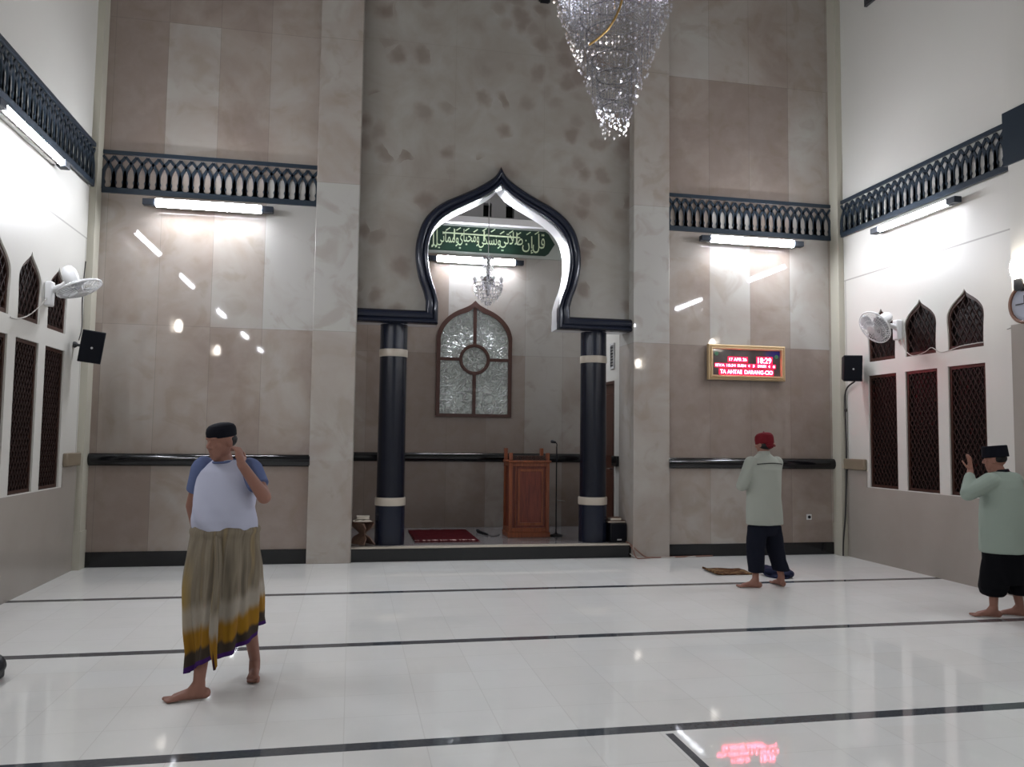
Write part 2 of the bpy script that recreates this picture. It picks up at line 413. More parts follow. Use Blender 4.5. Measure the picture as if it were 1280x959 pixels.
def organic(name, mb, mats, parent, voxel=.006, smooth=2, post=None, disp=None):
    """merge overlapping closed shapes into one continuous skin"""
    me = mb.mesh('tmp', mats if isinstance(mats, list) else [mats], smooth=0, recalc=False)
    o = bpy.data.objects.new('tmp', me); COL.objects.link(o)
    r = o.modifiers.new('r', 'REMESH'); r.mode = 'VOXEL'; r.voxel_size = voxel; r.use_smooth_shade = True
    if smooth: sm = o.modifiers.new('s', 'SMOOTH'); sm.factor = .5; sm.iterations = smooth
    dg = bpy.context.evaluated_depsgraph_get(); dg.update()
    me2 = bpy.data.meshes.new_from_object(o.evaluated_get(dg)); bpy.data.objects.remove(o)
    co = np.empty(len(me2.vertices)*3); me2.vertices.foreach_get('co', co); co = co.reshape(-1, 3)
    if disp: co = disp(co)
    if post: post(me2, co)
    co = co-np.array(ORG[parent.name]); me2.vertices.foreach_set('co', co.ravel())
    me2.name = name; me2.materials.clear()
    for m_ in (mats if isinstance(mats, list) else [mats]): me2.materials.append(m_)
    me2.polygons.foreach_set('use_smooth', [True]*len(me2.polygons)); me2.update()
    ob = bpy.data.objects.new(name, me2); COL.objects.link(ob); ob.parent = parent; ORG[ob.name] = ORG[parent.name]
    return ob

# ------------------------------------------------------------------ text
def text_polys(s, size=1.0):
    c = bpy.data.curves.new('t', 'FONT'); c.body = s; c.size = size; c.resolution_u = 3
    o = bpy.data.objects.new('t', c); COL.objects.link(o)
    dg = bpy.context.evaluated_depsgraph_get(); dg.update()
    me = bpy.data.meshes.new_from_object(o.evaluated_get(dg))
    vs = [(v.co.x, v.co.y) for v in me.vertices]; fs = [tuple(p.vertices) for p in me.polygons]
    bpy.data.objects.remove(o); bpy.data.curves.remove(c); bpy.data.meshes.remove(me); return vs, fs
def text_into(mb, s, x0, x1, z0, z1, y, depth=.004, mi=0, slant=0):
    """lettering that fills the rectangle on a plane facing -Y"""
    vs, fs = text_polys(s)
    if not vs: return
    ax = min(v[0] for v in vs); bx = max(v[0] for v in vs); ay = min(v[1] for v in vs); by = max(v[1] for v in vs)
    pts = [(x0+(a-ax)/(bx-ax)*(x1-x0)+slant*((b-ay)/(by-ay)), z0+(b-ay)/(by-ay)*(z1-z0)) for a, b in vs]
    n = len(pts)
    edges = {}
    for f in fs:
        for i in range(len(f)): e = (f[i], f[(i+1) % len(f)]); edges[e] = 1
    side = [(a, b, b+n, a+n) for (a, b) in edges if (b, a) not in edges]
    mb.add([(a, y-depth, b) for a, b in pts]+[(a, y, b) for a, b in pts], fs+side, mi)

AR = {'ا': (0xFE8D, 0xFE8E, 0, 0), 'إ': (0xFE87, 0xFE88, 0, 0), 'ب': (0xFE8F, 0xFE90, 0xFE91, 0xFE92), 'ت': (0xFE95, 0xFE96, 0xFE97, 0xFE98), 'ح': (0xFEA1, 0xFEA2, 0xFEA3, 0xFEA4),
      'ر': (0xFEAD, 0xFEAE, 0, 0), 'س': (0xFEB1, 0xFEB2, 0xFEB3, 0xFEB4), 'ص': (0xFEB9, 0xFEBA, 0xFEBB, 0xFEBC), 'ق': (0xFED5, 0xFED6, 0xFED7, 0xFED8), 'ك': (0xFED9, 0xFEDA, 0xFEDB, 0xFEDC),
      'ل': (0xFEDD, 0xFEDE, 0xFEDF, 0xFEE0), 'م': (0xFEE1, 0xFEE2, 0xFEE3, 0xFEE4), 'ن': (0xFEE5, 0xFEE6, 0xFEE7, 0xFEE8), 'ه': (0xFEE9, 0xFEEA, 0xFEEB, 0xFEEC), 'و': (0xFEED, 0xFEEE, 0, 0),
      'ي': (0xFEF1, 0xFEF2, 0xFEF3, 0xFEF4), 'ع': (0xFEC9, 0xFECA, 0xFECB, 0xFECC), 'X': (0xFEFB, 0xFEFC, 0, 0)}
def shape_ar(w):
    w = w.replace('لا', 'X'); out = []
    for i, ch in enumerate(w):
        pj = i > 0 and AR[w[i-1]][2] != 0; nj = i < len(w)-1 and AR[ch][2] != 0
        out.append(chr(AR[ch][3 if pj and nj else 1 if pj else 2 if nj else 0]))
    return ''.join(reversed(out))

# ================================================================== THE SETTING
YF = 10.065; XL = -3.05; XR = 6.666; HT = 9.0; YB = -8.0
struct('floor', MB().box(-3.3, 6.95, YB-.2, 12.5, -.15, 0), M['floor'])
struct('ceiling', MB().box(-3.3, 6.95, YB-.2, 12.5, HT, HT+.15), M['ceiling'])
struct('wall_back', MB().box(-3.3, 6.95, YB-.2, YB, 0, HT), M['plaster'])

# side walls with the window openings (three bays of one low rectangle and one pointed light above)
OG = catmull([(.262, 2.6), (.262, 2.72), (.268, 2.85), (.276, 2.95), (.262, 3.03), (.21, 3.1), (.14, 3.155), (.07, 3.2), (.025, 3.235), (0, 3.275)], 4)
def ogee(cy, grow=0.0):
    return sym([(max(0, w+grow*(1 if w > .01 else 0)), z+(grow if z > 3.2 else (-grow if z < 2.61 else grow*.4))) for w, z in OG], cy)
def rect(y0, y1, z0, z1): return [(y0, z0), (y1, z0), (y1, z1), (y0, z1)]
WINS = {'right': (9.1, 8.385, 7.665), 'left': (9.06, 8.33, 7.6)}
for side, X, sg in (('left', XL, -1), ('right', XR, 1)):
    loops = [rect(YB-.1, 10.2, 0, HT)]
    for cy in WINS[side]: loops += [rect(cy-.275, cy+.275, .965, 2.42), ogee(cy)]
    struct('wall_'+side, MB().plate(loops, lambda u, v, d, X=X: (X+d, u, v), 0, sg*.16), M['side_wall'], smooth=20)
    # wainscot and the little tan trim, corner post
    w = MB(); ff = lambda u, v, d, X=X: (X+d, u, v)
    w.plate([[(6.85, 0), (9.86, 0), (9.86, 1.17), (9.43, 1.17), (9.43, .955), (6.85, .955)]], ff, 0, -sg*.012)
    struct('trim_1' if sg < 0 else 'trim_2', w, M['wainscot'])
    struct('trim_3' if sg < 0 else 'trim_4', MB().box(X-sg*.05 if sg > 0 else X, X if sg > 0 else X+.05, 9.43, 9.9, 1.175, 1.32), M['tan_trim'], bevel=.012)
    px0, px1 = (X, X+.075) if sg < 0 else (X-.085, X)
    p = MB().box(px0, px1, 9.87, YF, 0, HT); p.box(px0-(0 if sg < 0 else .012), px1+(.012 if sg < 0 else 0), 9.855, YF, 0, .43)
    struct('trim_5' if sg < 0 else 'trim_6', p, M['cream'])
    # wall piers nearer the camera
    for i, (a, b) in enumerate(((6.1, 6.82), (2.3, 3.05), (-1.5, -.75), (-5.3, -4.55))):
        x0, x1 = (X, X+.18) if sg < 0 else (X-.18, X)
        q = MB().box(x0, x1, a, b, 0, HT)
        struct('wall_%s_pier' % side, q, M['plaster'])
        q = MB().box(x0-.012 if sg > 0 else x0, x1 if sg > 0 else x1+.012, a-.012, b+.012, 0, 2.74)
        struct('trim_%d' % (20+i+(10 if sg > 0 else 0)), q, M['wainscot'])
        q = MB().box(x0-.02 if sg > 0 else x0, x1 if sg > 0 else x1+.02, a-.04, b+.04, 4.375, 4.93)
        struct('trim_%d' % (40+i+(10 if sg > 0 else 0)), q, M['navy'])

def clip_lattice(mb, inside, u0, u1, v0, v1, step, w, d0, d1, X, sg):
    """diagonal crossing laths, kept where inside(u, v)"""
    H = v1-v0
    for dirn in (1, -1):
        k0 = int((u0-H*.62-u1)/step)-1
        for k in range(k0, int((u1-u0+H)/step)+2):
            ub = u0+k*step
            # sample along the lath, keep runs inside
            run = []; N = 60
            for i in range(N+1):
                v = v0+H*i/N; u = ub+(v-v0)*.62*dirn if dirn > 0 else ub-(v-v0)*.62
                ok = inside(u, v)
                if ok: run.append((u, v))
                if (not ok or i == N) and len(run) > 1:
                    (ua, va), (ub2, vb) = run[0], run[-1]
                    L = math.hypot(ub2-ua, vb-va); nx, ny = -(vb-va)/L*w/2, (ub2-ua)/L*w/2
                    c = [(ua+nx, va+ny), (ua-nx, va-ny), (ub2-nx, vb-ny), (ub2+nx, vb+ny)]
                    dd = (d0, d1) if dirn > 0 else (d0+.004, d1+.004)
                    vs = [(X+sg*dd[0], u_, v_) for u_, v_ in c]+[(X+sg*dd[1], u_, v_) for u_, v_ in c]
                    mb.add(vs, [(0, 1, 2, 3), (7, 6, 5, 4), (0, 4, 5, 1), (1, 5, 6, 2), (2, 6, 7, 3), (3, 7, 4, 0)])
                if not ok: run = []
def ogee_half(v):
    for (w0, z0), (w1, z1) in zip(OG, OG[1:]):
        if z0 <= v <= z1+1e-9: return w0+(w1-w0)*(v-z0)/max(1e-9, z1-z0)
    return -1
wn = 0
for side, X, sg in (('right', XR, 1), ('left', XL, -1)):
    for cy in WINS[side]:
        for kind in ('low', 'high'):
            wn += 1
            w = bpy.data.objects.new('window_%d' % wn, None); COL.objects.link(w); w['kind'] = 'structure'
            zb = .965 if kind == 'low' else 2.6
            w.location = (X, cy, zb); ORG[w.name] = V(w.location)
            fn = lambda u, v, d, X=X, sg=sg: (X+sg*d, u, v)
            if kind == 'low':
                outer = rect(cy-.275, cy+.275, .965, 2.42); inner = rect(cy-.24, cy+.24, 1.0, 2.385)
                ins = lambda u, v, cy=cy: abs(u-cy) < .25 and .985 < v < 2.4
            else:
                outer = ogee(cy); inner = sym([(ww-.03*min(1, ww/.12), (z+.045 if z < 2.65 else z-.02-.03*max(0, 1-ww/.2))) for ww, z in OG[:-1]]+[(0, 3.225)], cy)
                ins = lambda u, v, cy=cy: abs(u-cy) < ogee_half(v)-.012 and v > 2.63
            build('frame', MB().plate([outer, inner], fn, .018, .05), M['brown_wood'], w)
            lt = MB(); clip_lattice(lt, ins, cy-.28, cy+.28, zb, 2.42 if kind == 'low' else 3.28, .068 if kind == 'low' else .095, .014 if kind == 'low' else .012, .022, .034, X, sg)
            build('lattice', lt, M['lattice_wood'], w, smooth=0)
            build('pane', MB().plate([outer], fn, .06, .072), M['dark_glass'], w)

# front wall: side panels, pillars, arch wall
struct('wall_front_left', MB().box(XL-.1, -.5, YF, 10.6, 0, HT), M['tile_left'])
struct('wall_front_right', MB().box(4.146, XR+.1, YF, 10.6, 0, HT), M['tile_right'])
struct('wall_front_pillar_left', MB().box(-.5, .03, 10.015, 10.6, 0, HT), M['tile_pillar'], bevel=.006)
struct('wall_front_pillar_right', MB().box(3.64, 4.146, 10.015, 10.6, 0, HT), M['tile_pillar'], bevel=.006)
ARC = 1.84
INN = [(.795, 3.0), (.795, 3.26), (.83, 3.4), (.888, 3.56), (.928, 3.74), (.94, 3.9), (.925, 4.05), (.875, 4.2), (.775, 4.34), (.62, 4.46), (.45, 4.555), (.28, 4.645), (.13, 4.74), (.05, 4.81), (0, 4.87)]
OUT = [(.95, 3.15), (.95, 3.28), (.985, 3.41), (1.04, 3.56), (1.08, 3.74), (1.095, 3.92), (1.075, 4.1), (1.01, 4.3), (.89, 4.46), (.72, 4.59), (.52, 4.69), (.33, 4.79), (.16, 4.9), (.06, 4.99), (0, 5.1)]
inn = catmull(INN[1:], 5); outc = catmull(OUT[1:], 5)
hole = [(ARC+.795, 3.07)]+[(ARC+w, z) for w, z in inn]+[(ARC-w, z) for w, z in reversed(inn[:-1])]+[(ARC-.795, 3.07)]
wallp = [(.03, 3.07), (.03, HT), (3.64, HT), (3.64, 3.07)]+hole
aw = MB().plate([wallp], lambda u, v, d: (u, d, v), 10.2, 10.48, 0, 1)
struct('wall_arch', aw, [M['arch_marble'], M['soffit']], smooth=30)
# dark moulding round the arch: beaded section swept along
def moulding():
    mb = MB()
    I = [(.0 if False else 0, 0)]
    path_in = [(ARC-1.81, 2.985)]+[(ARC-w, z) for w, z in [(.795, 2.985)]+inn]+[(ARC+w, z) for w, z in reversed(([(.795, 2.985)]+inn)[:-1])]+[(ARC+1.8, 2.985)]
    path_out = [(ARC-1.81, 3.15)]+[(ARC-w, z) for w, z in [(.95, 3.15)]+outc]+[(ARC+w, z) for w, z in reversed(([(.95, 3.15)]+outc)[:-1])]+[(ARC+1.8, 3.15)]
    prof = [(0, 10.22), (0, 10.1), (.05, 10.075), (.16, 10.06), (.3, 10.072), (.37, 10.09), (.42, 10.075), (.6, 10.06), (.78, 10.066), (.9, 10.085), (1, 10.11), (1, 10.22)]
    n = len(prof); vs = []; fs = []
    for (a, b) in zip(path_in, path_out):
        for s_, y in prof: vs.append((a[0]+(b[0]-a[0])*s_, y, a[1]+(b[1]-a[1])*s_))
    for i in range(len(path_in)-1):
        fs += [(i*n+j, i*n+(j+1) % n, (i+1)*n+(j+1) % n, (i+1)*n+j) for j in range(n)]
    fs += [tuple(range(n)), tuple((len(path_in)-1)*n+j for j in range(n))]
    mb.add(vs, fs); return mb
struct('trim_7', moulding(), M['navy_stone'], smooth=40)
struct('wall_arch_lintel', MB().box(.03, ARC-.79, 10.2, 10.48, 2.99, 3.08).box(ARC+.79, 3.64, 10.2, 10.48, 2.99, 3.08), M['soffit'])

def halfround(x0, x1, y, z0, z1, prot=.06, n=10):
    mb = MB(); vs = []; pr = [(y+.02, z0), (y-.012, z0)]+[(y-.012-prot*math.sin(PI*i/n), z0+(z1-z0)*(.5-.5*math.cos(PI*i/n))) for i in range(1, n)]+[(y-.012, z1), (y+.02, z1)]
    k = len(pr)
    for x in (x0, x1): vs += [(x, a, b) for a, b in pr]
    fs = [(j, (j+1) % k, k+(j+1) % k, k+j) for j in range(k)]+[tuple(range(k)), tuple(range(k, 2*k))]
    return mb.add(vs, fs)
struct('trim_8', halfround(-2.97, -.49, YF, 1.165, 1.31), M['black_stone'])
struct('trim_9', halfround(4.14, 6.6, YF, 1.165, 1.31), M['black_stone'])
struct('baseboard_front_left', MB().box(-2.97, -.5, YF-.018, YF+.02, 0, .175), M['black_stone'], bevel=.004)
struct('baseboard_front_right', MB().box(4.146, 6.58, YF-.018, YF+.02, 0, .165), M['black_stone'], bevel=.004)

# alcove behind the arch
AY = 12.2
struct('wall_alcove_back', MB().box(-.3, 3.9, AY, AY+.15, 0, 4.85), M['tile_alcove'])
struct('wall_alcove_left', MB().box(-.15, .0, 10.6, AY, 0, 6.2), M['tile_alcove'])
ar = MB().plate([[(10.6, 0), (AY, 0), (AY, 6.2), (10.6, 6.2)], [(10.86, .18), (11.62, .18), (11.62, 2.38), (10.86, 2.38)]], lambda u, v, d: (d, u, v), 3.66, 3.8)
struct('wall_alcove_right', ar, M['plaster'])
struct('ceiling_alcove', MB().box(-.15, 3.8, 10.48, AY+.6, 6.1, 6.2), M['plaster'])
g = MB().plate([[(-.3, 4.85), (3.9, 4.85), (3.9, 6.2), (-.3, 6.2)], [(1.945, 5.02), (2.08, 5.02), (2.08, 5.24), (1.945, 5.24)], [(2.31, 5.02), (2.44, 5.02), (2.44, 5.24), (2.31, 5.24)]],
               lambda u, v, d: (u, d, v), AY+.02, AY+.16)
struct('wall_alcove_upper', g, M['plaster_dimmed'] if 'plaster_dimmed' in M else M['plaster'])
struct('trim_10', MB().box(-.0, 3.66, AY-.12, AY+.03, 4.86, 4.97), M['white_gloss'], bevel=.008)
struct('trim_11', MB().box(1.9, 2.5, AY+.17, AY+.2, 4.98, 5.3), M['dark'])
struct('trim_12', halfround(0, 3.66, AY, 1.17, 1.305, .05), M['black_stone'])
struct('trim_13', MB().box(3.61, 3.68, 10.62, 10.84, 1.165, 1.31), M['black_stone'], bevel=.01)
struct('floor_platform', MB().box(.0, 3.66, 10.12, AY, 0, .176), M['stage'])
struct('trim_14', MB().box(.03, 3.64, 10.095, 10.13, 0, .158), M['black_stone'])
struct('trim_15', MB().box(.03, 3.64, 10.085, 10.2, .158, .178), M['cream_stone'], bevel=.004)
# door at the right of the alcove
d = bpy.data.objects.new('door_1', None); COL.objects.link(d); d['kind'] = 'structure'; d.location = (3.72, 11.24, .18); ORG[d.name] = V(d.location)
build('leaf', MB().box(3.70, 3.74, 10.88, 11.6, .19, 2.36), M['door_wood'], d)
fr = MB().plate([[(10.86, .18), (11.62, .18), (11.62, 2.38), (10.86, 2.38)], [(10.9, .18), (11.58, .18), (11.58, 2.34), (10.9, 2.34)]], lambda u, v, dd: (dd, u, v), 3.655, 3.79)
build('frame', fr, M['brown_wood'], d)
pn = MB()
for a, b in ((.35, 1.1), (1.3, 2.2)): pn.box(3.685, 3.70, 11.0, 11.48, a, b)
build('door_panel', pn, M['door_wood'], d, bevel=.01)
build('door_handle', MB().tube([(3.69, 11.0, 1.12), (3.64, 11.0, 1.12), (3.64, 11.1, 1.12)], .01), M['chrome'], d)
v_ = thing('air_vent', (3.66, 10.93, 2.75), 'small grey louvred vent on the white wall above the brown door', 'vent')
build('frame', MB().plate([rect(10.84, 11.02, 2.55, 2.92), rect(10.865, 10.995, 2.58, 2.89)], lambda u, v, dd: (3.66-dd, u, v), 0, .02), M['plastic_grey'], v_)
sl = MB()
for i in range(7): sl.box(3.645, 3.657, 10.865, 10.995, 2.59+i*.043, 2.613+i*.043)
build('louvre', sl, M['grey_dark'], v_)

# columns
def column(cx, label):
    t = thing('column', (cx, 10.42, .178), label, 'column', 'dark columns under the arch')
    cy = 10.42
    def cyl(r, z0, z1, b=0): return MB().lathe([(r, z0), (r, z1)], (cx, cy, 0), n=48)
    build('base', MB().lathe([(.188, .178), (.188, .668)], (cx, cy, 0), n=48), M['navy_stone'], t)
    build('band', MB().lathe([(.192, .668), (.196, .68), (.196, .758), (.192, .77)], (cx, cy, 0), n=48), M['cream_stone'], t, label='cream stone lower band')
    build('shaft', MB().lathe([(.178, .77), (.174, 2.57)], (cx, cy, 0), n=48), M['black_col'], t)
    build('band', MB().lathe([(.180, 2.57), (.184, 2.58), (.184, 2.655), (.180, 2.665)], (cx, cy, 0), n=48), M['cream_stone'], t, label='cream stone upper band')
    build('capital', MB().lathe([(.176, 2.665), (.176, 2.99)], (cx, cy, 0), n=48), M['navy_stone'], t)

column(.508, 'left round black column on the platform with two cream bands')
column(3.21, 'right round black column beside the pulpit with two cream bands')

# ------------------------------------------------------------------ friezes
def frieze(loc, fn, u0, u1, label, pitch=.1225, rev=False):
    """fn(u, v, d) -> world; v height; d out from the wall"""
    t = thing('lattice_frieze', loc, label, 'frieze', 'dark cut-out friezes round the hall')
    def bar(a, b, w0, w1, name):
        m_ = MB(); m_.plate([[(a, w0), (b, w0), (b, w1), (a, w1)]], fn, 0, .03); return m_
    build('top_rail', bar(u0, u1, 4.855, 4.9, 0), M['navy'], t)
    build('bottom_rail', bar(u0, u1, 4.385, 4.45, 0), M['navy'], t)
    lt = MB(); n = int(round((u1-u0)/pitch)); p = (u1-u0)/n
    def ribbon(P, w):
        L = []; R_ = []
        for i in range(len(P)):
            a = V(P[max(i-1, 0)]); b = V(P[min(i+1, len(P)-1)]); dd = (b-a).normalized(); nn = V((-dd.y, dd.x))
            ww = w[i]/2; L.append(tuple(V(P[i])+nn*ww)); R_.append(tuple(V(P[i])-nn*ww))
        k = len(P); vs = [fn(u, v, .004) for u, v in L+R_]+[fn(u, v, .024) for u, v in L+R_]
        fs = []
        for i in range(k-1):
            fs += [(i, i+1, k+i+1, k+i), (2*k+i, 3*k+i, 3*k+i+1, 2*k+i+1), (i, 2*k+i, 2*k+i+1, i+1), (k+i, k+i+1, 3*k+i+1, 3*k+i)]
        lt.add(vs, fs)
    for i in range(n+1):
        uc = u0+i*p
        for sgn in (-1, 1):
            if (i == 0 and sgn < 0) or (i == n and sgn > 0): continue
            pts = []; ws = []
            KP = [(0, 4.44), (0, 4.52), (.02, 4.60), (.08, 4.645), (.2, 4.685), (.5, 4.752), (.78, 4.796), (1, 4.832)]
            for q, v in catmull(KP, 3):
                pts.append((max(u0, min(u1, uc+sgn*(q*p+.010*(q == 0))), ), v)); ws.append(.044-.013*min(1, max(0, (v-4.6)/.12)))
            ws[0] = .07; ws[1] = .056; ws[2] = ws[3] = .05
            ribbon(pts, ws)
    build('lattice', lt, M['navy'], t, smooth=0)
    return t
ffront = lambda y: (lambda u, v, d: (u, y-d, v))
frieze((-1.73, YF, 4.385), ffront(YF), -2.97, -.49, 'dark cut-out lattice frieze on the front wall, left of the arch')
frieze((5.37, YF, 4.385), ffront(YF), 4.148, 6.58, 'dark cut-out lattice frieze on the front wall, right of the arch')
frieze((XR, 8.4, 4.385), lambda u, v, d: (XR-.03-d, u, v), 6.87, 9.84, 'dark cut-out lattice frieze along the right side wall')
frieze((XL, 8.4, 4.385), lambda u, v, d: (XL+.03+d, u, v), 6.87, 9.84, 'dark cut-out lattice frieze along the left side wall')

# ------------------------------------------------------------------ tube lights
def tube_light(c, axis, inward, L, over, label, grp='lit tube lights on the walls', r=.05, wd=.095):  # default radius oversized so the tube's shape takes in its bloom
    """c: axis of the fitting, wd: distance to the wall behind; the tube throws its light away from the wall"""
    c = V(c); a = V(axis); inn_ = V(inward)
    t = thing('tube_light', tuple(c), label, 'light', grp)
    R = Matrix((a, inn_, V((0, 0, 1)))).transposed(); T = Matrix.Translation(c) @ R.to_4x4()
    h = MB(); tot = L/2+over
    h.box(-L/2, L/2, -wd, -.012, -.024, .024, 0, T)
    build('housing', h, M['plastic'], t, bevel=.004)
    tb = MB(); n = 24; cc = c+inn_*.035; prof = [(.8, -L/2), (1, -L/2+.01), (1, L/2-.01), (.8, L/2)]; vs = []
    for k_, x in prof:
        vs += [cc+a*x+(inn_*math.cos(2*PI*j/n)+V((0, 0, 1))*math.sin(2*PI*j/n))*r*k_ for j in range(n)]
    for i in range(3):
        for j in range(n):
            am = 2*PI*(j+.5)/n+.32
            tb.f.append((i*n+j, i*n+(j+1) % n, (i+1)*n+(j+1) % n, (i+1)*n+j)); tb.mi.append(0 if math.cos(am) > .30 else 1)
    tb.f += [tuple(range(n)), tuple(3*n+j for j in range(n))]; tb.mi += [1, 1]; tb.v = [tuple(v) for v in vs]
    build('tube', tb, [M['tube'], M['plastic']], t)
    for s_ in (-1, 1):
        e = MB().box(s_*(L/2+.002)-(.14 if s_ < 0 else 0), s_*(L/2+.002)+(.14 if s_ > 0 else 0), -.02, .075, -.036, .036, 0, T)
        build('end_cap', e, M['housing'], t, bevel=.006)
    return t
tube_light((-1.74, 9.97, 4.272), (1, 0, 0), (0, -1, 0), 1.2, .14, 'lit tube light on the front wall, left of the arch below the frieze')
tube_light((5.32, 9.97, 4.275), (1, 0, 0), (0, -1, 0), 1.23, .14, 'lit tube light on the front wall above the red digital clock')
tube_light((1.83, 12.15, 4.285), (1, 0, 0), (0, -1, 0), 1.22, .14, wd=.05, label= 'lit tube light on the alcove wall below the green banner')
tube_light((-2.99, 7.98, 4.28), (0, 1, 0), (1, 0, 0), 1.4, .14, 'lit tube light on the left wall below the frieze', wd=.061, r=.036)
tube_light((6.6, 8.35, 4.27), (0, 1, 0), (-1, 0, 0), 1.2, .14, 'lit tube light on the right wall below the frieze', wd=.067, r=.036)
for (x, y, s_, lab) in ((-2.99, 5.27, 1, 'second tube light on the left wall, seen as a streak in the front wall'), (-2.99, 1.5, 1, 'third tube light on the left wall, seen as a short streak'),
                    (6.6, 5.3, -1, 'second tube light on the right wall, seen as a streak in the front wall'), (6.6, 1.5, -1, 'third tube light on the right wall, seen as a short streak')):
    tube_light((x, y, 4.26), (0, 1, 0), (s_, 0, 0), 1.3, .14, lab, wd=.061 if s_ > 0 else .067, r=.03)
for (x, y, s_, lab) in ((-2.99, -2.6, 1, 'tube light on the left wall behind the camera'), (6.6, -2.6, -1, 'tube light on the right wall behind the camera'),
                    (-2.99, -6.3, 1, 'rear tube light on the left wall near the back wall'), (6.6, -6.3, -1, 'rear tube light on the right wall near the back wall')):
    tube_light((x, y, 4.26), (0, 1, 0), (s_, 0, 0), 1.3, .14, lab, wd=.061 if s_ > 0 else .067, r=.03)

# bulbs on the piers
def pier_lamp(x, y, z, s_, label):
    t = thing('wall_lamp', (x, y, z), label, 'lamp', 'bulb lamps on the wall piers')
    build('bulb', MB().ell((x+s_*.085, y, z+.06), (.065, .065, .115), n=20, m=14), M['bulb'], t)
    build('socket', MB().lathe([(.035, 0), (.042, .02), (.042, .1), (.03, .12)], (x+s_*.075, y, z-.16), n=20), M['grey_dark'], t)
    build('bracket', MB().tube([(x, y, z-.12), (x+s_*.075, y, z-.12)], .018).lathe([(.05, 0), (.05, .02)], (x, y, z-.12), (s_, 0, 0), n=20), M['plastic'], t)
pier_lamp(XR-.18, 6.66, 3.22, -1, 'bright lamp on the right pier above the round clock')
pier_lamp(XL+.18, 6.5, 3.22, 1, 'bright lamp on the first left pier, seen as a glint in the front wall')
pier_lamp(XL+.18, 2.7, 3.22, 1, 'bright lamp on the second left pier, seen only as a small glint')
pier_lamp(XR-.18, 2.7, 3.22, -1, 'bright lamp on the second right pier, seen only as a small glint')

# ------------------------------------------------------------------ green banner
t = thing('calligraphy_banner', (1.8, AY, 4.43), 'green banner with pale Arabic calligraphy on the alcove wall above the tube light', 'banner')
B0, B1 = 4.43, 4.825
build('border', MB().box(.45, 3.25, AY-.018, AY-.0015, B0-.05, B1+.03), M['silver_border'], t)
zc = (B0+B1)/2; hh = (B1-B0)/2
gp = [(.58, zc), (.66, zc+hh*.8), (.72, zc+hh)]+[(2.94, zc+hh), (3.0, zc+hh*.8), (3.03, zc+hh*.55), (3.1, zc), (3.03, zc-hh*.55), (3.0, zc-hh*.8), (2.94, zc-hh)]+[(.72, zc-hh), (.66, zc-hh*.8)]
build('cloth', MB().plate([gp], lambda u, v, d: (u, AY-.018-d, v), 0, .008), M['green'], t)
verse = ['قل', 'إن', 'صلاتي', 'ونسكي', 'ومحياي', 'ومماتي', 'لله', 'رب', 'العالمين']
wd = [.22, .2, .42, .4, .38, .38, .2, .16, .36]
tx = MB(); x = 2.93; kx = 2.32/sum(wd)
for i, (w_, ww) in enumerate(zip(verse, wd)):
    ww *= kx
    text_into(tx, shape_ar(w_), x-ww*1.02, x+.005, zc-hh*(.86 if i % 2 else .8), zc+hh*(.55 if i % 2 else .8), AY-.026, .006); x -= ww
build('calligraphy', tx, M['letter'], t, smooth=0, label='pale green Arabic lettering')
# long sweeping strokes and vowel marks that fill the upper half of the lettering
sw = MB()
sw.plate([[(1.3, zc+.093), (2.52, zc+.085), (2.54, zc+.065), (1.32, zc+.073)]], lambda u, v, d: (u, AY-.026-d, v), 0, .007)
rnd = random.Random(3)
for i in range(15):
    u = .8+i*.14+rnd.uniform(-.015, .015); v = zc+hh*rnd.uniform(.6, .78)
    sw.plate([[(u, v), (u+.012, v-.012), (u+.075, v+.034), (u+.066, v+.046)]], lambda a, b, d: (a, AY-.026-d, b), 0, .006)
for i in range(4):
    u = .95+i*.5+rnd.uniform(-.03, .03)
    sw.plate([[(u, zc-.02), (u+.022, zc-.02), (u+.026, zc+hh*.72), (u+.004, zc+hh*.8)]], lambda a, b, d: (a, AY-.026-d, b), 0, .006)
build('stroke', sw, M['letter'], t, smooth=0)

# ------------------------------------------------------------------ decorative alcove window
t = bpy.data.objects.new('window_13', None); COL.objects.link(t); t['kind'] = 'structure'; t.location = (1.835, AY, 1.85); ORG[t.name] = V(t.location)
WO = catmull([(.588, 1.855), (.588, 2.6), (.588, 3.0), (.585, 3.12), (.53, 3.27), (.42, 3.4), (.29, 3.49), (.17, 3.545), (.07, 3.6), (0, 3.665)], 5)
WI = [(w-.058*min(1, w/.2), (z+.05 if z < 1.9 else z-(.0 if z < 2.9 else .04+.045*max(0, 1-w/.4)))) for w, z in WO[:-1]]+[(0, 3.58)]
wf = lambda u, v, d: (u, AY-d, v)
build('frame', MB().plate([sym(WO, 1.835), sym(WI, 1.835)], wf, 0, .045), M['win_brown'] if 'win_brown' in M else M['brown_wood'], t)
build('pane', MB().plate([sym([(w*.97, (z+.02 if z < 1.9 else z-.02)) for w, z in WO[:-1]]+[(0, 3.63)], 1.835)], wf, .005, .018), M['relief_glass'], t)
bars = MB(); zr = 2.745
bars.box(1.835-.026, 1.835+.026, AY-.04, AY-.012, 1.88, zr-.22); bars.box(1.835-.026, 1.835+.026, AY-.04, AY-.012, zr+.22, 3.6)
bars.box(1.27, 1.835-.22, AY-.038, AY-.012, zr-.024, zr+.024); bars.box(1.835+.22, 2.4, AY-.038, AY-.012, zr-.024, zr+.024)
build('glazing_bar', bars, M['win_brown'], t)
build('ring', MB().lathe([(.19, .0), (.19, .032), (.215, .038), (.24, .032), (.24, 0)], (1.835, AY-.012, zr), (0, -1, 0), n=48, caps=False), M['win_brown'], t)
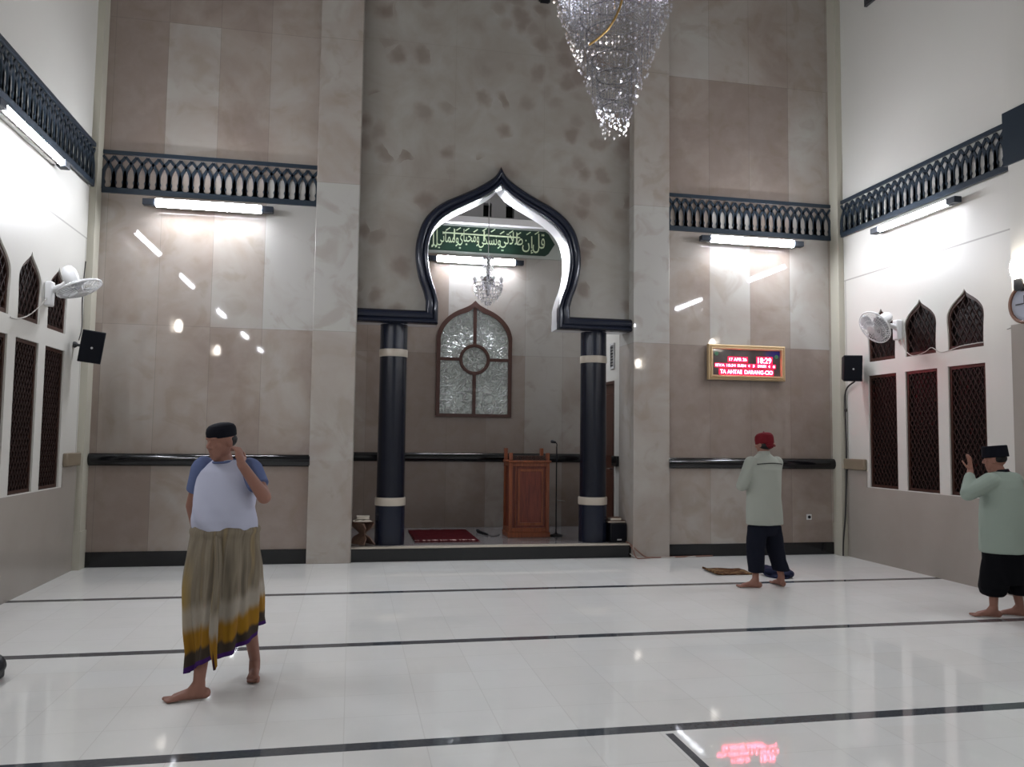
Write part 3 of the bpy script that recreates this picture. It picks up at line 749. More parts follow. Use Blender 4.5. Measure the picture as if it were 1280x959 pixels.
# raised vine scrolls in the glass
sc = MB(); rr = random.Random(5)
def scroll(cx, cz, r, a0, turns, sgn=1):
    pts = []
    for i in range(16):
        q = i/15; a = a0+sgn*turns*2*PI*q; rad = r*(1-.75*q)
        pts.append((cx+rad*math.cos(a), AY-.02, cz+rad*math.sin(a)))
    sc.tube(pts, [.009*(1-.5*i/15) for i in range(16)], 6)
for sx in (-1, 1):
    for (ox, oz, r, a0) in ((.46, 2.9, .07, 0), (.45, 3.06, .06, 1), (.38, 3.2, .06, 2), (.27, 3.32, .06, 2.4), (.14, 3.4, .05, 3), (.47, 2.6, .07, 0), (.46, 2.42, .06, 1), (.48, 2.25, .06, 4), (.45, 2.08, .07, 5), (.38, 1.97, .06, 5.5), (.24, 1.95, .05, 5.5), (.2, 2.15, .09, 1), (.12, 2.3, .06, 2.5), (.25, 2.95, .07, 2), (.12, 3.1, .06, 1)):
        scroll(1.835+sx*ox, oz, r, a0 if sx > 0 else PI-a0, .8, sx)
for k_ in range(5): scroll(1.835+.07*math.cos(k_*1.257), zr+.07*math.sin(k_*1.257), .055, k_*1.257, .7)
build('vine_relief', sc, M['relief_light'], t, label='silvery raised scrolls in the glass')

# ------------------------------------------------------------------ small chandelier in the alcove
def bead(mb, c, r, h, n=6):
    c = V(c); vs = [c+V((0, 0, -h))]+[c+V((r*math.cos(2*PI*j/n), r*math.sin(2*PI*j/n), 0)) for j in range(n)]+[c+V((0, 0, h))]
    mb.add(vs, [(0, 1+(j+1) % n, 1+j) for j in range(n)]+[(n+1, 1+j, 1+(j+1) % n) for j in range(n)])
CX, CY = 1.885, 11.3
t = thing('small_chandelier', (CX, CY, 6.1), 'small crystal chandelier hanging in the alcove before the tube light', 'chandelier')
build('cord', MB().tube([(CX, CY, 6.1), (CX, CY, 4.16)], .006).lathe([(.05, 0), (.05, .03)], (CX, CY, 6.07), n=20), M['chrome'], t)
m_ = MB()
for z in np.arange(3.9, 4.17, .028):
    for j in range(12):
        a = 2*PI*j/12+z*9; bead(m_, (CX+.075*math.cos(a), CY+.075*math.sin(a), z), .012, .015)
o_ = build('crystal_sleeve', m_, M['crystal_bright'] if 'crystal_bright' in M else M['crystal'], t, smooth=0)
build('hub', MB().lathe([(.02, 4.17), (.085, 4.16), (.085, 4.14), (.03, 4.13), (.03, 3.9), (.09, 3.86), (.1, 3.82), (.05, 3.76), (.02, 3.6), (.0, 3.58)], (CX, CY, 0), n=24, caps=False), M['chrome'], t)
for j in range(8):
    a = 2*PI*j/8+.2; ca, sa = math.cos(a), math.sin(a)
    pts = catmull([(.05, 3.8), (.1, 3.73), (.17, 3.72), (.21, 3.76), (.205, 3.8)], 4)
    arm = build('arm', MB().tube([(CX+r*ca, CY+r*sa, z) for r, z in pts], .009, 6), M['crystal'], t)
    build('candle_cup', MB().lathe([(.01, 3.8), (.028, 3.815), (.03, 3.835), (.012, 3.835), (.012, 3.86)], (CX+.205*ca, CY+.205*sa, 0), n=12), M['white_gloss'], arm)
for ti, (r, z, dr) in enumerate(((.212, 3.745, .06), (.208, 3.69, .06), (.188, 3.635, .05), (.15, 3.58, .05), (.10, 3.53, .05), (.045, 3.49, .05))):
    m_ = MB(); n = int(30-ti*4)
    for j in range(n):
        a = 2*PI*j/n+ti*.3
        for q in range(2): bead(m_, (CX+(r-q*.008)*math.cos(a), CY+(r-q*.008)*math.sin(a), z-q*.028), .011, .016, 5)
    m_.lathe([(r-.006, z+.012), (r+.004, z+.012), (r+.004, z+.022), (r-.006, z+.022)], (CX, CY, 0), n=32, caps=False)
    build('crystal_tier', m_, M['crystal_bright' if ti % 2 == 0 else 'crystal'], t, smooth=0)

# ------------------------------------------------------------------ big chandelier
CX, CY = 1.81, 5.4
t = thing('large_chandelier', (CX, CY, HT), 'large tiered crystal chandelier cut off by the top of the photo', 'chandelier')
build('chain', MB().tube([(CX, CY, HT), (CX, CY, 6.3)], .012), M['gold'], t)
tiers = [(.43, 6.0, 4.73, 40), (.40, 5.6, 4.63, 38), (.365, 5.3, 4.53, 34), (.33, 5.0, 4.43, 32), (.29, 4.8, 4.33, 28), (.25, 4.62, 4.22, 24), (.205, 4.5, 4.11, 20), (.165, 4.3, 4.01, 17), (.13, 4.18, 3.91, 14), (.105, 4.05, 3.84, 12), (.088, 3.95, 3.775, 11)]
rj = random.Random(11)
for ti, (r, zt, zb, n) in enumerate(tiers):
    ring = build('ring', MB().lathe([(r-.005, zt), (r+.005, zt), (r+.005, zt+.008), (r-.005, zt+.008), (r-.005, zt)], (CX, CY, 0), n=48, caps=False), M['chrome'], t)
    m_ = MB(); st = .026; n = int(n*1.35)
    for j in range(n):
        a = 2*PI*j/n+ti*.17
        k_ = int((zt-zb-rj.uniform(0, .05))/st)
        for q in range(k_):
            z = zt-q*st; rr_ = r*(1-.04*q/k_)
            bead(m_, (CX+rr_*math.cos(a), CY+rr_*math.sin(a), z), .0062, .0125, 5)
    build('crystal_strand_curtain', m_, M['crystal_fine'], ring, smooth=0, kind='stuff')
    m_ = MB()
    for j in range(n):
        a = 2*PI*j/n+ti*.17; jz = rj.uniform(-.02, .03); bead(m_, (CX+r*.965*math.cos(a), CY+r*.965*math.sin(a), zb-.012+jz), .0105, .018, 6)
        if j % 3 == 0: bead(m_, (CX+(r+.012)*math.cos(a), CY+(r+.03)*math.sin(a), zb+.05), .01, .014, 6)
    build('crystal_drop_fringe', m_, M['crystal_bright' if ti > 9 else 'crystal'], ring, smooth=0, kind='stuff')
build('frame', MB().lathe([(.03, 6.3), (.1, 6.2), (.42, 5.93), (.42, 5.9), (.1, 6.1), (.03, 6.0), (.02, 5.3), (.004, 5.25), (.004, 4.7)], (CX, CY, 0), n=32, caps=False), M['gold'], t)
for a in (4.35, 5.6, .8, 2.1, 3.2):
    pts = catmull([(.02, 5.0), (.1, 5.05), (.3, 5.1), (.42, 4.95), (.46, 4.72), (.36, 4.58), (.5, 4.48), (.52, 4.42)] if a != 4.35 else [(.05, 5.0), (.25, 5.1), (.43, 4.95), (.45, 4.72), (.47, 4.58), (.5, 4.47), (.56, 4.40)], 5)
    P = []
    for i, (r, z) in enumerate(pts):
        aa = a+(.0 if a != 4.35 else -.75*(i/len(pts))**2)
        P.append((CX+r*math.cos(aa), CY+r*math.sin(aa), z))
    if a == 4.35:
        P = [(CX+.02, 5.1, 4.95), (1.755, 5.0, 4.72), (1.735, 5.0, 4.56), (1.70, 5.0, 4.44), (1.645, 5.0, 4.335), (1.60, 5.0, 4.28), (1.555, 5.0, 4.235), (1.50, 5.0, 4.19)]
        P = catmull(P, 4)
    else: continue
    build('arm', MB().tube(P, .008, 8), M['gold'], t, label='curved gold arm')

# ------------------------------------------------------------------ LED prayer clock
t = thing('digital_clock', (5.25, YF, 2.36), 'gold framed digital wall clock with red glowing text between arch and right corner', 'clock')
fY = lambda u, v, d: (u, YF-d, v)
ofr = rect(4.69, 5.82, 2.365, 2.845)
build('back_case', MB().box(4.72, 5.79, YF-.05, YF, 2.39, 2.82), M['black_plastic'], t)
cf = MB()
steps = [(0, .03), (0, .085), (.018, .095), (.03, .085), (.04, .1), (.058, .1), (.066, .07), (.066, .05)]
k = len(steps)
vs = []
for (sx, sz) in ((0, 0), (1, 0), (1, 1), (0, 1)):
    for inset, dd in steps:
        x = (4.69+inset) if sx == 0 else (5.82-inset); z = (2.365+inset) if sz == 0 else (2.845-inset); vs.append((x, YF-dd, z))
fs = []
for c_ in range(4):
    for j in range(k-1): fs.append((c_*k+j, c_*k+j+1, ((c_+1) % 4)*k+j+1, ((c_+1) % 4)*k+j))
cf.add(vs, fs); build('frame', cf, M['gold_frame'], t, label='pale gold moulded frame')
M['emblem'] = mat('emblem_green', (60, 120, 84), .5)
def face_mat():
    m = mat('clock_face_glass', (70, 66, 66), .06, .7); k = NT(m); x, y, z = k.sep()
    c = k.mix(k.noise(6, 3), (64, 58, 56), (96, 92, 92))
    c = k.mix(k.m('MULTIPLY', k.smooth(x, .2, .42), k.smooth(z, .3, .37)), c, (50, 44, 120))
    k.base(c); return m
M['clock_face'] = face_mat()
face = build('face', MB().box(4.755, 5.755, YF-.062, YF-.05, 2.43, 2.78), M['clock_face'], t)
for gx in (4.815, 5.70):
    gd = MB(); gd.lathe([(.028, 0), (.028, .004)], (gx, YF-.063, 2.72 if gx < 5 else 2.70), (0, -1, 0), n=20)
    build('green_emblem', gd, M['emblem'], face, label='green corner dot')
yl = YF-.066
def led(s_, a, b, z0, z1):
    l_ = MB(); text_into(l_, s_, a, b, z0, z1, yl); build('led_text', l_, M['led'], face, smooth=0)
led('17 APR 26', 5.0, 5.255, 2.628, 2.668)
led('18:29', 5.42, 5.62, 2.605, 2.68)
for s_, a, b in (('ISYA', 4.80, 4.93), ('18:34', 4.96, 5.09), ('SUBH', 5.12, 5.24), ('4', 5.275, 5.30), ('3', 5.345, 5.37), ('DHUH', 5.42, 5.54), ('4', 5.575, 5.6), ('6', 5.645, 5.675)):
    led(s_, a, b, 2.547, 2.581)
led('TA AHTAE', 4.865, 5.185, 2.452, 2.505)
led('DARANG-CIO', 5.225, 5.64, 2.452, 2.505)
for a, b, c_, d_ in ((4.98, 5.275, 2.61, 2.685), (5.4, 5.64, 2.588, 2.695), (4.79, 5.69, 2.534, 2.592), (4.85, 5.655, 2.438, 2.518)): build('led_matrix', MB().box(a, b, YF-.0645, YF-.0625, c_, d_), M['led_glow'], face)

# ------------------------------------------------------------------ socket, marks high on the walls
t = thing('wall_socket', (6.2, YF, .51), 'small white wall socket low on the right front wall', 'socket')
build('plate', MB().box(6.162, 6.238, YF-.012, YF, .472, .548), M['plastic'], t, bevel=.004)
build('socket_insert', MB().lathe([(.022, 0), (.022, .006)], (6.2, YF-.012, .51), (0, -1, 0), n=20), M['black_plastic'], t)
t = thing('loudspeaker_horn', (2.42, 10.2, 7.44), 'small dark box at the very top of the arch wall', 'speaker')
build('box', MB().box(2.36, 2.48, 10.08, 10.2, 7.44, 7.62), M['black_plastic'], t, bevel=.008)
build('mounting_plate', MB().box(2.34, 2.50, 10.185, 10.2, 7.46, 7.64), M['grey_dark'], t)
t = thing('ventilation_grille', (XR, 8.9, 7.4), 'dark grille high on the right wall at the top edge', 'grille')
build('frame', MB().plate([rect(8.55, 9.27, 7.4, 7.9), rect(8.6, 9.22, 7.45, 7.85)], lambda u, v, dd: (XR-dd, u, v), 0, .04), M['grey_dark'], t)
sl = MB()
for i in range(8): sl.box(XR-.03, XR-.005, 8.6, 9.22, 7.46+i*.05, 7.495+i*.05)
build('slats', sl, M['dark'], t)

# ------------------------------------------------------------------ speakers
def speaker(c, fwd, w, h, dp, wallpt, label, roll=0):
    c = V(c); t = thing('wall_speaker', tuple(c), label, 'speaker', 'black speakers in the corners')
    f = V(fwd).normalized(); side_ = V((0, 0, 1)).cross(f).normalized(); up_ = f.cross(side_)
    R = Matrix((side_, f, up_)).transposed() @ Matrix.Rotation(roll, 3, 'Y')
    T = Matrix.Translation(c) @ R.to_4x4()
    b = MB(); vs = []
    for y, k_ in ((dp/2, 1), (-dp/2, .72)):
        for x, z in ((-1, -1), (1, -1), (1, 1), (-1, 1)): vs.append(T @ V((x*w/2*k_, y, z*h/2*(k_*.5+.5))))
    b.add(vs, [(0, 1, 2, 3), (4, 5, 6, 7), (0, 1, 5, 4), (1, 2, 6, 5), (2, 3, 7, 6), (3, 0, 4, 7)])
    build('cabinet', b, M['black_plastic'], t, bevel=.008)
    gr = build('grille', MB().box(-w/2+.01, w/2-.01, dp/2, dp/2+.008, -h/2+.01, h/2-.01, 0, T), M['grille_black'], t, bevel=.004)
    build('badge', MB().lathe([(.012, 0), (.012, .004)], T @ V((0, dp/2+.008, -.01)), f, n=12), M['plastic_grey'], gr, label='small round silver badge')
    wp = V(wallpt); back = T @ V((0, -dp/2, 0))
    build('bracket', MB().tube([back, (back+wp)/2+V((0, 0, -.01)), wp], .016).ell(wp, .035, n=12, m=8), M['grey_dark'], t)
speaker((-2.84, 9.5, 2.50), (.35, -.9, -.22), .235, .36, .17, (XL+.01, 9.6, 2.52), 'black speaker tilted down on the left wall below the fan', roll=math.radians(6))
speaker((6.46, 9.45, 2.52), (-.25, -.95, -.08), .245, .345, .18, (XR-.01, 9.55, 2.54), 'black speaker on the right wall beside the corner post')
t = thing('speaker_cable', (6.6, 9.84, 0), 'grey cable running down the right corner post from the speaker to the floor', 'cable')
build('wire', MB().tube(catmull([(6.62, 9.6, 2.36), (6.64, 9.83, 2.25), (6.636, 9.84, 1.9), (6.64, 9.838, 1.5), (6.635, 9.838, 1.2), (6.62, 9.835, .8), (6.60, 9.83, .5), (6.56, 9.82, .2), (6.54, 9.8, .012)], 5), .011, 8), M['cable_black'], t)
for z in (1.98, 1.18): build('cable_clip', MB().ell((6.637, 9.838, z), (.018, .018, .03), n=10, m=8), M['cable_black'], t)
t = thing('speaker_cable', (-3.02, 9.84, 2.6), 'thin white cable on the left corner between fan and speaker', 'cable')
build('wire', MB().tube(catmull([(-3.03, 9.8, 3.5), (-3.046, 9.8, 3.1), (-3.03, 9.78, 2.75), (-3.03, 9.7, 2.58)], 5), .006, 6), M['cable_black'], t)

# ------------------------------------------------------------------ wall fans
def wall_fan(mount, nrm, armend, motor, cage, axis, label, cord=None):
    t = thing('wall_fan', mount, label, 'fan', 'white wall fans')
    mo = V(mount); n_ = V(nrm)
    R = rotm(n_)
    build('mount', MB().box(-.05, .05, -.13, .12, 0, .07, 0, Matrix.Translation(mo) @ R.to_4x4()), M['plastic'], t, bevel=.015)
    build('arm', MB().tube([mo+n_*.05+V((0, 0, .03)), V(armend), V(motor)+V((0, 0, -.03))], [.035, .028, .032], 12), M['plastic'], t)
    ax = V(axis).normalized(); mt = V(motor)
    build('motor_housing', MB().lathe([(.001, -.12), (.045, -.11), (.068, -.07), (.075, 0), (.07, .05), (.06, .08), (.001, .08)], mt, ax, n=24, caps=False), M['plastic'], t)
    c = V(cage); r = .215
    for nm, sg in (('rear_cage', -1), ('front_cage', 1)):
        g_ = MB(); Rm = rotm(ax)
        ringr = [(r, 0), (r*.8, .03), (r*.55, .05), (r*.3, .06)]
        for q, (rad, h) in enumerate(ringr):
            P = [c+Rm @ V((rad*math.cos(2*PI*j/36), rad*math.sin(2*PI*j/36), sg*h+ (0.004*sg if q == 0 else 0))) for j in range(37)]
            g_.tube(P, .007 if q == 0 else .0028, 6, caps=False)
        for j in range(40):
            a = 2*PI*j/40
            P = [c+Rm @ V((rad*math.cos(a), rad*math.sin(a), sg*h)) for rad, h in [(r, 0), (r*.93, .018), (r*.8, .032), (r*.5, .052), (.03, .062)]]
            g_.tube(P, .0024, 4, caps=False)
        g_.lathe([(.001, .055), (.05, .058), (.05, .066), (.001, .07)], c, ax*sg, n=20, caps=False)
        build(nm, g_, M['plastic'], t)
    Rm = rotm(ax)
    for b in range(3):
        a0 = 2*PI*b/3+.4; bl = MB(); vs = []; ni, nj = 8, 5
        for i in range(ni):
            rad = .035+(r-.05)*i/(ni-1); wd_ = .5+.5*math.sin(PI*min(1, i/(ni-1)*.8+.1))
            for j in range(nj):
                s_ = (j/(nj-1)-.5); a = a0+s_*wd_*1.25
                vs.append(c+Rm @ V((rad*math.cos(a), rad*math.sin(a), .028*s_*2*wd_)))
        fs = [(i*nj+j, i*nj+j+1, (i+1)*nj+j+1, (i+1)*nj+j) for i in range(ni-1) for j in range(nj-1)]
        bl.add(vs, fs); bo = build('blade', bl, M['blade'], t)
        so = bo.modifiers.new('solid', 'SOLIDIFY'); so.thickness = .003
    build('hub', MB().lathe([(.001, .045), (.03, .04), (.035, -.02), (.001, -.06)], c, ax, n=20, caps=False), M['plastic_grey'], t)
    if cord:
        build('power_cord', MB().tube(catmull(cord, 6), .005, 6), M['cable_white'], t)
M['blade'] = mat('pale_blade', (170, 172, 176), .4, .4)
wall_fan((XL, 8.72, 2.94), (1, 0, 0), (-2.90, 8.71, 3.02), (-2.82, 8.7, 3.11), (-2.735, 8.7, 3.0), (.40, -.05, -.9), 'white wall fan on the left wall, tilted steeply down, above the left speaker',
         [(-3.03, 8.7, 2.9), (-3.0, 8.5, 2.8), (-3.02, 8.25, 2.65), (-3.04, 8.05, 2.585), (-3.045, 7.9, 2.58)])
wall_fan((XR, 8.74, 2.95), (-1, 0, 0), (6.5, 8.72, 3.0), (6.42, 8.71, 3.06), (6.28, 8.69, 2.96), (-.86, -.12, -.56), 'white wall fan on the right wall, in front of a pointed window',
         [(XR-.02, 8.7, 2.85), (XR-.02, 8.62, 2.68), (XR-.008, 8.5, 2.60), (XR-.008, 8.3, 2.625), (XR-.012, 8.18, 2.665), (XR-.008, 8.05, 2.60), (XR-.008, 7.9, 2.605), (XR-.010, 7.7, 2.635), (XR-.008, 7.4, 2.64)])

# round clock on the right pier
t = thing('round_wall_clock', (XR-.18, 6.68, 2.94), 'round pale wall clock on the right pier, cut off by the right edge', 'clock')
cc = (XR-.18, 6.64, 2.93)
build('rim', MB().lathe([(.165, 0), (.195, .005), (.2, .03), (.185, .045), (.165, .04), (.165, 0)], cc, (-1, 0, 0), n=48, caps=False), mat('clock_rim', (120, 84, 66), .4), t)
build('dial', MB().lathe([(.17, .0), (.17, .02)], cc, (-1, 0, 0), n=48), mat('clock_dial', (168, 172, 184), .3), t)
hd = MB(); hd.box(cc[0]-.03, cc[0]-.026, cc[1]-.008, cc[1]+.11, cc[2]-.006, cc[2]+.006); hd.box(cc[0]-.035, cc[0]-.031, cc[1]-.006, cc[1]+.006, cc[2]-.005, cc[2]+.08)
build('hand', hd, M['grey_dark'], t)
# twisted cable ends on the right wall next to the pier
t = thing('loose_cable', (XR, 6.95, 2.66), 'short loose cable end on the right wall next to the pier', 'cable')
build('wire', MB().tube(catmull([(XR-.005, 7.08, 2.74), (XR-.005, 6.98, 2.75), (XR-.02, 6.94, 2.68), (XR-.005, 6.96, 2.6), (XR-.012, 7.0, 2.55)], 5), .006, 6), M['cable_white'], t)

# ------------------------------------------------------------------ platform furniture
# pulpit
PX0, PX1, PY0, PY1, PZ = 2.15, 2.725, 10.88, 11.3, .176
t = thing('wooden_pulpit', ((PX0+PX1)/2, (PY0+PY1)/2, PZ), 'reddish brown wooden pulpit with a framed front panel on the platform', 'pulpit')
build('plinth', MB().box(PX0-.012, PX1+.012, PY0-.012, PY1, PZ, PZ+.07), M['pulpit_frame'], t, bevel=.006)
b = MB(); b.box(PX0+.03, PX1-.03, PY0+.03, PY1-.02, PZ+.07, 1.2)
build('body', b, M['pulpit_panel'], t)
s_ = MB()
for x in (PX0, PX1-.05): s_.box(x, x+.05, PY0, PY0+.05, PZ+.07, 1.34)
for x in (PX0, PX1-.05): s_.box(x, x+.05, PY1-.05, PY1, PZ+.07, 1.40)
s_.box(PX0+.05, PX1-.05, PY0+.004, PY0+.04, PZ+.07, PZ+.13); s_.box(PX0+.05, PX1-.05, PY0+.004, PY0+.04, 1.15, 1.21)
s_.box(PX0+.09, PX0+.105, PY0+.012, PY0+.03, PZ+.13, 1.15)
for x in (PX0+.004, PX1-.04): s_.box(x, x+.036, PY0+.05, PY1-.05, PZ+.07, PZ+.13); s_.box(x, x+.036, PY0+.05, PY1-.05, 1.15, 1.21)
build('frame', s_, M['pulpit_frame'], t, bevel=.005)
build('front_panel', MB().plate([[(PX0+.13, PZ+.16), (PX1-.08, PZ+.16), (PX1-.08, 1.12), (PX0+.13, 1.12)], [(PX0+.16, PZ+.2), (PX0+.16, 1.08), (PX1-.11, 1.08), (PX1-.11, PZ+.2)]], lambda u, v, d: (u, PY0+.032-d, v), 0, .014), M['pulpit_frame'], t, bevel=.003)
build('desk_top', MB().box(PX0-.02, PX1+.02, PY0-.03, PY1-.04, 1.205, 1.235), M['pulpit_frame'], t, bevel=.008)
cr = MB()
for i in range(9):
    x = PX0+.075+i*.053; cr.lathe([(.022, -.006), (.022, .006), (.011, .006), (.011, -.006), (.022, -.006)], (x, PY0+.025, 1.268), (0, -1, 0), n=12, caps=False)
cr.box(PX0+.05, PX1-.05, PY0+.015, PY0+.035, 1.236, 1.247); cr.box(PX0+.05, PX1-.05, PY0+.015, PY0+.035, 1.29, 1.302)
cr.box(PX0+.05, PX1-.05, PY0+.05, PY0+.06, 1.235, 1.30)
build('carved_rail', cr, M['carved'], t, label='dark carved rail')
# microphone stand
t = thing('microphone_stand', (2.86, 11.02, PZ), 'thin black microphone stand at the right side of the pulpit', 'microphone stand')
build('base', MB().lathe([(.095, 0), (.095, .012), (.02, .03), (.014, .05)], (2.86, 11.02, PZ), n=28), M['black_plastic'], t)
build('pole', MB().tube([(2.86, 11.02, PZ+.03), (2.86, 11.02, 1.42)], .009), M['black_plastic'], t)
build('gooseneck', MB().tube(catmull([(2.86, 11.02, 1.42), (2.86, 11.02, 1.47), (2.825, 11.03, 1.50), (2.80, 11.05, 1.505)], 5), .007), M['black_plastic'], t)
build('microphone', MB().cap((2.835, 11.02, 1.49), (2.80, 11.05, 1.50), .016, .024), M['black_plastic'], t)
build('boom', MB().tube([(2.86, 11.02, .68), (2.98, 11.0, .66)], .005), M['chrome'], t)
# red rug
t = thing('red_rug', (1.265, 11.15, PZ), 'small dark red prayer rug lying on the platform left of the pulpit', 'rug')
rg = MB(); vs = []; nx, ny = 24, 30
for i in range(nx+1):
    for j in range(ny+1): vs.append((.84+.85*i/nx, 10.5+1.3*j/ny, PZ+.008+.002*math.sin(i*1.1)*math.sin(j*.8)))
rg.add(vs, [(i*(ny+1)+j, (i+1)*(ny+1)+j, (i+1)*(ny+1)+j+1, i*(ny+1)+j+1) for i in range(nx) for j in range(ny)])
ro = build('pile', rg, M['rug'], t); so = ro.modifiers.new('solid', 'SOLIDIFY'); so.thickness = .007; so.offset = -1
for y0, y1 in ((10.44, 10.5), (11.8, 11.86)):
    fg = MB()
    for i in range(70): x = .846+i*.0122; fg.box(x, x+.006, y0, y1, PZ+.001, PZ+.005)
    build('fringe', fg, M['rug_fringe'] if 'rug_fringe' in M else mat('pink_fringe', (150, 110, 108), .9, .1), t)
t = thing('wired_microphone', (1.88, 11.3, PZ), 'small dark slender object lying on the platform beside the rug', 'microphone')
build('handle', MB().tube([(1.83, 11.5, PZ+.02), (1.90, 11.12, PZ+.016)], [.02, .013], 12), M['black_plastic'], t)
build('head', MB().ell((1.825, 11.53, PZ+.028), (.026, .03, .026)), M['grey_dark'], t)
build('cable', MB().tube(catmull([(1.90, 11.12, PZ+.012), (1.95, 11.0, PZ+.005), (2.05, 11.1, PZ+.005), (2.1, 11.3, PZ+.005)], 5), .004, 6), M['cable_black'], t)

# folding book stand (left)
def plank(p, q, w, th, out): pass
t = thing('book_stand', (.16, 10.36, .178), 'wooden folding X-shaped book stand on the platform at the left pillar', 'stand')
for s_ in (-1, 1):
    b = MB(); cxx = .165
    R = Matrix.Translation(V((cxx, 10.36, .322))) @ Matrix.Rotation(math.radians(38), 4, 'Z') @ Matrix.Rotation(s_*math.radians(33), 4, 'Y')
    # shaped board: broad foot, narrow waist, broad top
    pr = [(-.016, -.155), (.016, -.155)]
    wv = [(-.16, .15), (-.06, .12), (-.02, .06), (.0, .05), (.03, .07), (.08, .12), (.155, .13)]
    vs = []
    for z, hw in wv:
        for x in (-.008, .008):
            for y in (-hw, hw): vs.append(R @ V((x, y, z)))
    fs = []
    for i in range(len(wv)-1):
        a = i*4; c_ = a+4
        fs += [(a, a+1, c_+1, c_), (a+2, c_+2, c_+3, a+3), (a, c_, c_+2, a+2), (a+1, a+3, c_+3, c_+1)]
    fs += [(0, 2, 3, 1), (len(vs)-4, len(vs)-3, len(vs)-1, len(vs)-2)]
    b.add(vs, fs); build('board', b, M['stand_wood'], t)
def open_book(c, ang, label, w=.12, h=.17, tilt=.25):
    t = thing('open_book', c, label, 'book'); c = V(c); T = Matrix.Translation(c) @ Matrix.Rotation(ang, 4, 'Z')
    b = MB(); b.box(-w, w, -h/2, h/2, 0, .008, 0, T @ Matrix.Rotation(0, 4, 'X')); build('cover', b, M['book_cover'], t)
    for s_ in (-1, 1):
        p = MB(); vs = []; n = 8
        for i in range(n+1):
            q = i/n; z = .008+.03*math.sin(PI*min(1, q*.9+.1))**.6*(1-q*.45)
            for y in (-h/2+.006, h/2-.006):
                vs += [T @ V((s_*q*(w-.006), y, .008)), T @ V((s_*q*(w-.006), y, z))]
        fs = []
        for i in range(n):
            a = i*4; c_ = a+4
            fs += [(a+1, a+3, c_+3, c_+1), (a, c_, c_+2, a+2), (a, a+1, c_+1, c_), (a+2, c_+2, c_+3, a+3)]
        fs += [(0, 2, 3, 1), (n*4, n*4+1, n*4+3, n*4+2)]
        p.add(vs, fs); build('pages', p, M['paper'], t)
open_book((.165, 10.36, .462), .12, 'open book lying on the wooden folding stand')
# closed book on top of it
t = thing('closed_book', (.175, 10.37, .503), 'closed pale book lying on the open book at the left pillar', 'book')
build('pages', MB().box(.095, .245, 10.30, 10.43, .509, .530), M['paper'], t); build('cover', MB().box(.09, .25, 10.295, 10.435, .5025, .509).box(.09, .25, 10.295, 10.435, .530, .536), M['paper'], t)
# black box with books (right)
t = thing('black_speaker_box', (3.52, 10.36, .178), 'black box standing on the platform at the right pillar with books on top', 'box')
build('cabinet', MB().box(3.405, 3.632, 10.24, 10.5, .178, .428), M['black_plastic'], t, bevel=.008)
build('grille', MB().box(3.42, 3.617, 10.232, 10.24, .2, .412), M['grille_black'], t)
build('badge', MB().box(3.495, 3.555, 10.226, 10.232, .205, .222), M['plastic_grey'], t, label='small silver badge')
t = thing('closed_book', (3.52, 10.37, .428), 'wide pale book lying directly on the black box', 'book')
build('pages', MB().box(3.392, 3.628, 10.29, 10.46, .434, .452), M['paper'], t); build('cover', MB().box(3.385, 3.635, 10.285, 10.465, .428, .434).box(3.385, 3.635, 10.285, 10.465, .452, .457), M['book_cover'], t)
t = thing('closed_book', (3.5, 10.37, .457), 'smaller book on the wide pale book above the black box, topmost', 'book')
build('pages', MB().box(3.427, 3.573, 10.3, 10.43, .463, .492), M['paper'], t); build('cover', MB().box(3.42, 3.58, 10.295, 10.435, .457, .463).box(3.42, 3.58, 10.295, 10.435, .492, .498), M['book_cover'], t)

# cables on the floor by the right pillar
for nm, r, mt, P, lab in (('floor_cable', .009, 'cable_brown', [(3.61, 10.2, .19), (3.625, 10.07, .17), (3.70, 9.985, .09), (3.80, 9.98, .02), (3.92, 9.97, .012), (4.2, 9.98, .012), (4.5, 10.0, .012), (4.75, 10.02, .012)], 'brown cable from the platform edge along the floor to the right'),
                     ('floor_cable', .007, 'cable_white', [(3.62, 10.075, .05), (3.66, 9.99, .02), (3.8, 9.95, .01), (3.9, 9.98, .01), (4.1, 9.96, .01), (4.25, 9.985, .01), (4.5, 9.99, .01)], 'white cable on the floor in front of the right pillar'),
                     ('floor_cable', .008, 'cable_brown', [(3.615, 10.17, .186), (3.64, 10.04, .12), (3.655, 9.99, .04), (3.67, 9.94, .01), (3.72, 9.93, .01), (3.85, 9.95, .012)], 'short brown cable hanging off the platform corner by the right pillar')):
    t = thing(nm, P[-1], lab, 'cable', 'cables by the right pillar'); build('wire', MB().tube(catmull(P, 5), r, 8), M[mt], t)

# mat, bag on the hall floor
t = thing('folded_prayer_mat', (4.38, 8.83, 0), 'brown patterned prayer mat lying on the floor left of the red-capped person', 'mat')
mt_ = MB(); vs = []; nx = 14
c4 = [V((4.17, 9.07, 0)), V((4.15, 8.63, 0)), V((4.61, 8.63, 0)), V((4.62, 9.02, 0))]
for i in range(nx+1):
    for j in range(nx+1):
        a, b_ = i/nx, j/nx; p = c4[1].lerp(c4[2], a).lerp(c4[0].lerp(c4[3], a), b_)
        p.z = .014+.006*math.sin(a*9+b_*4)*math.sin(b_*7)+.01*(1-a)**6; vs.append(p)
mt_.add(vs, [(i*(nx+1)+j, (i+1)*(nx+1)+j, (i+1)*(nx+1)+j+1, i*(nx+1)+j+1) for i in range(nx) for j in range(nx)])
o_ = build('cloth', mt_, M['mat'], t); so = o_.modifiers.new('s', 'SOLIDIFY'); so.thickness = .012; so.offset = -1
o2 = build('fold', MB().tube(catmull([(4.155, 8.64, .022), (4.16, 8.85, .026), (4.175, 9.06, .022)], 4), .012, 8), M['mat'], t)
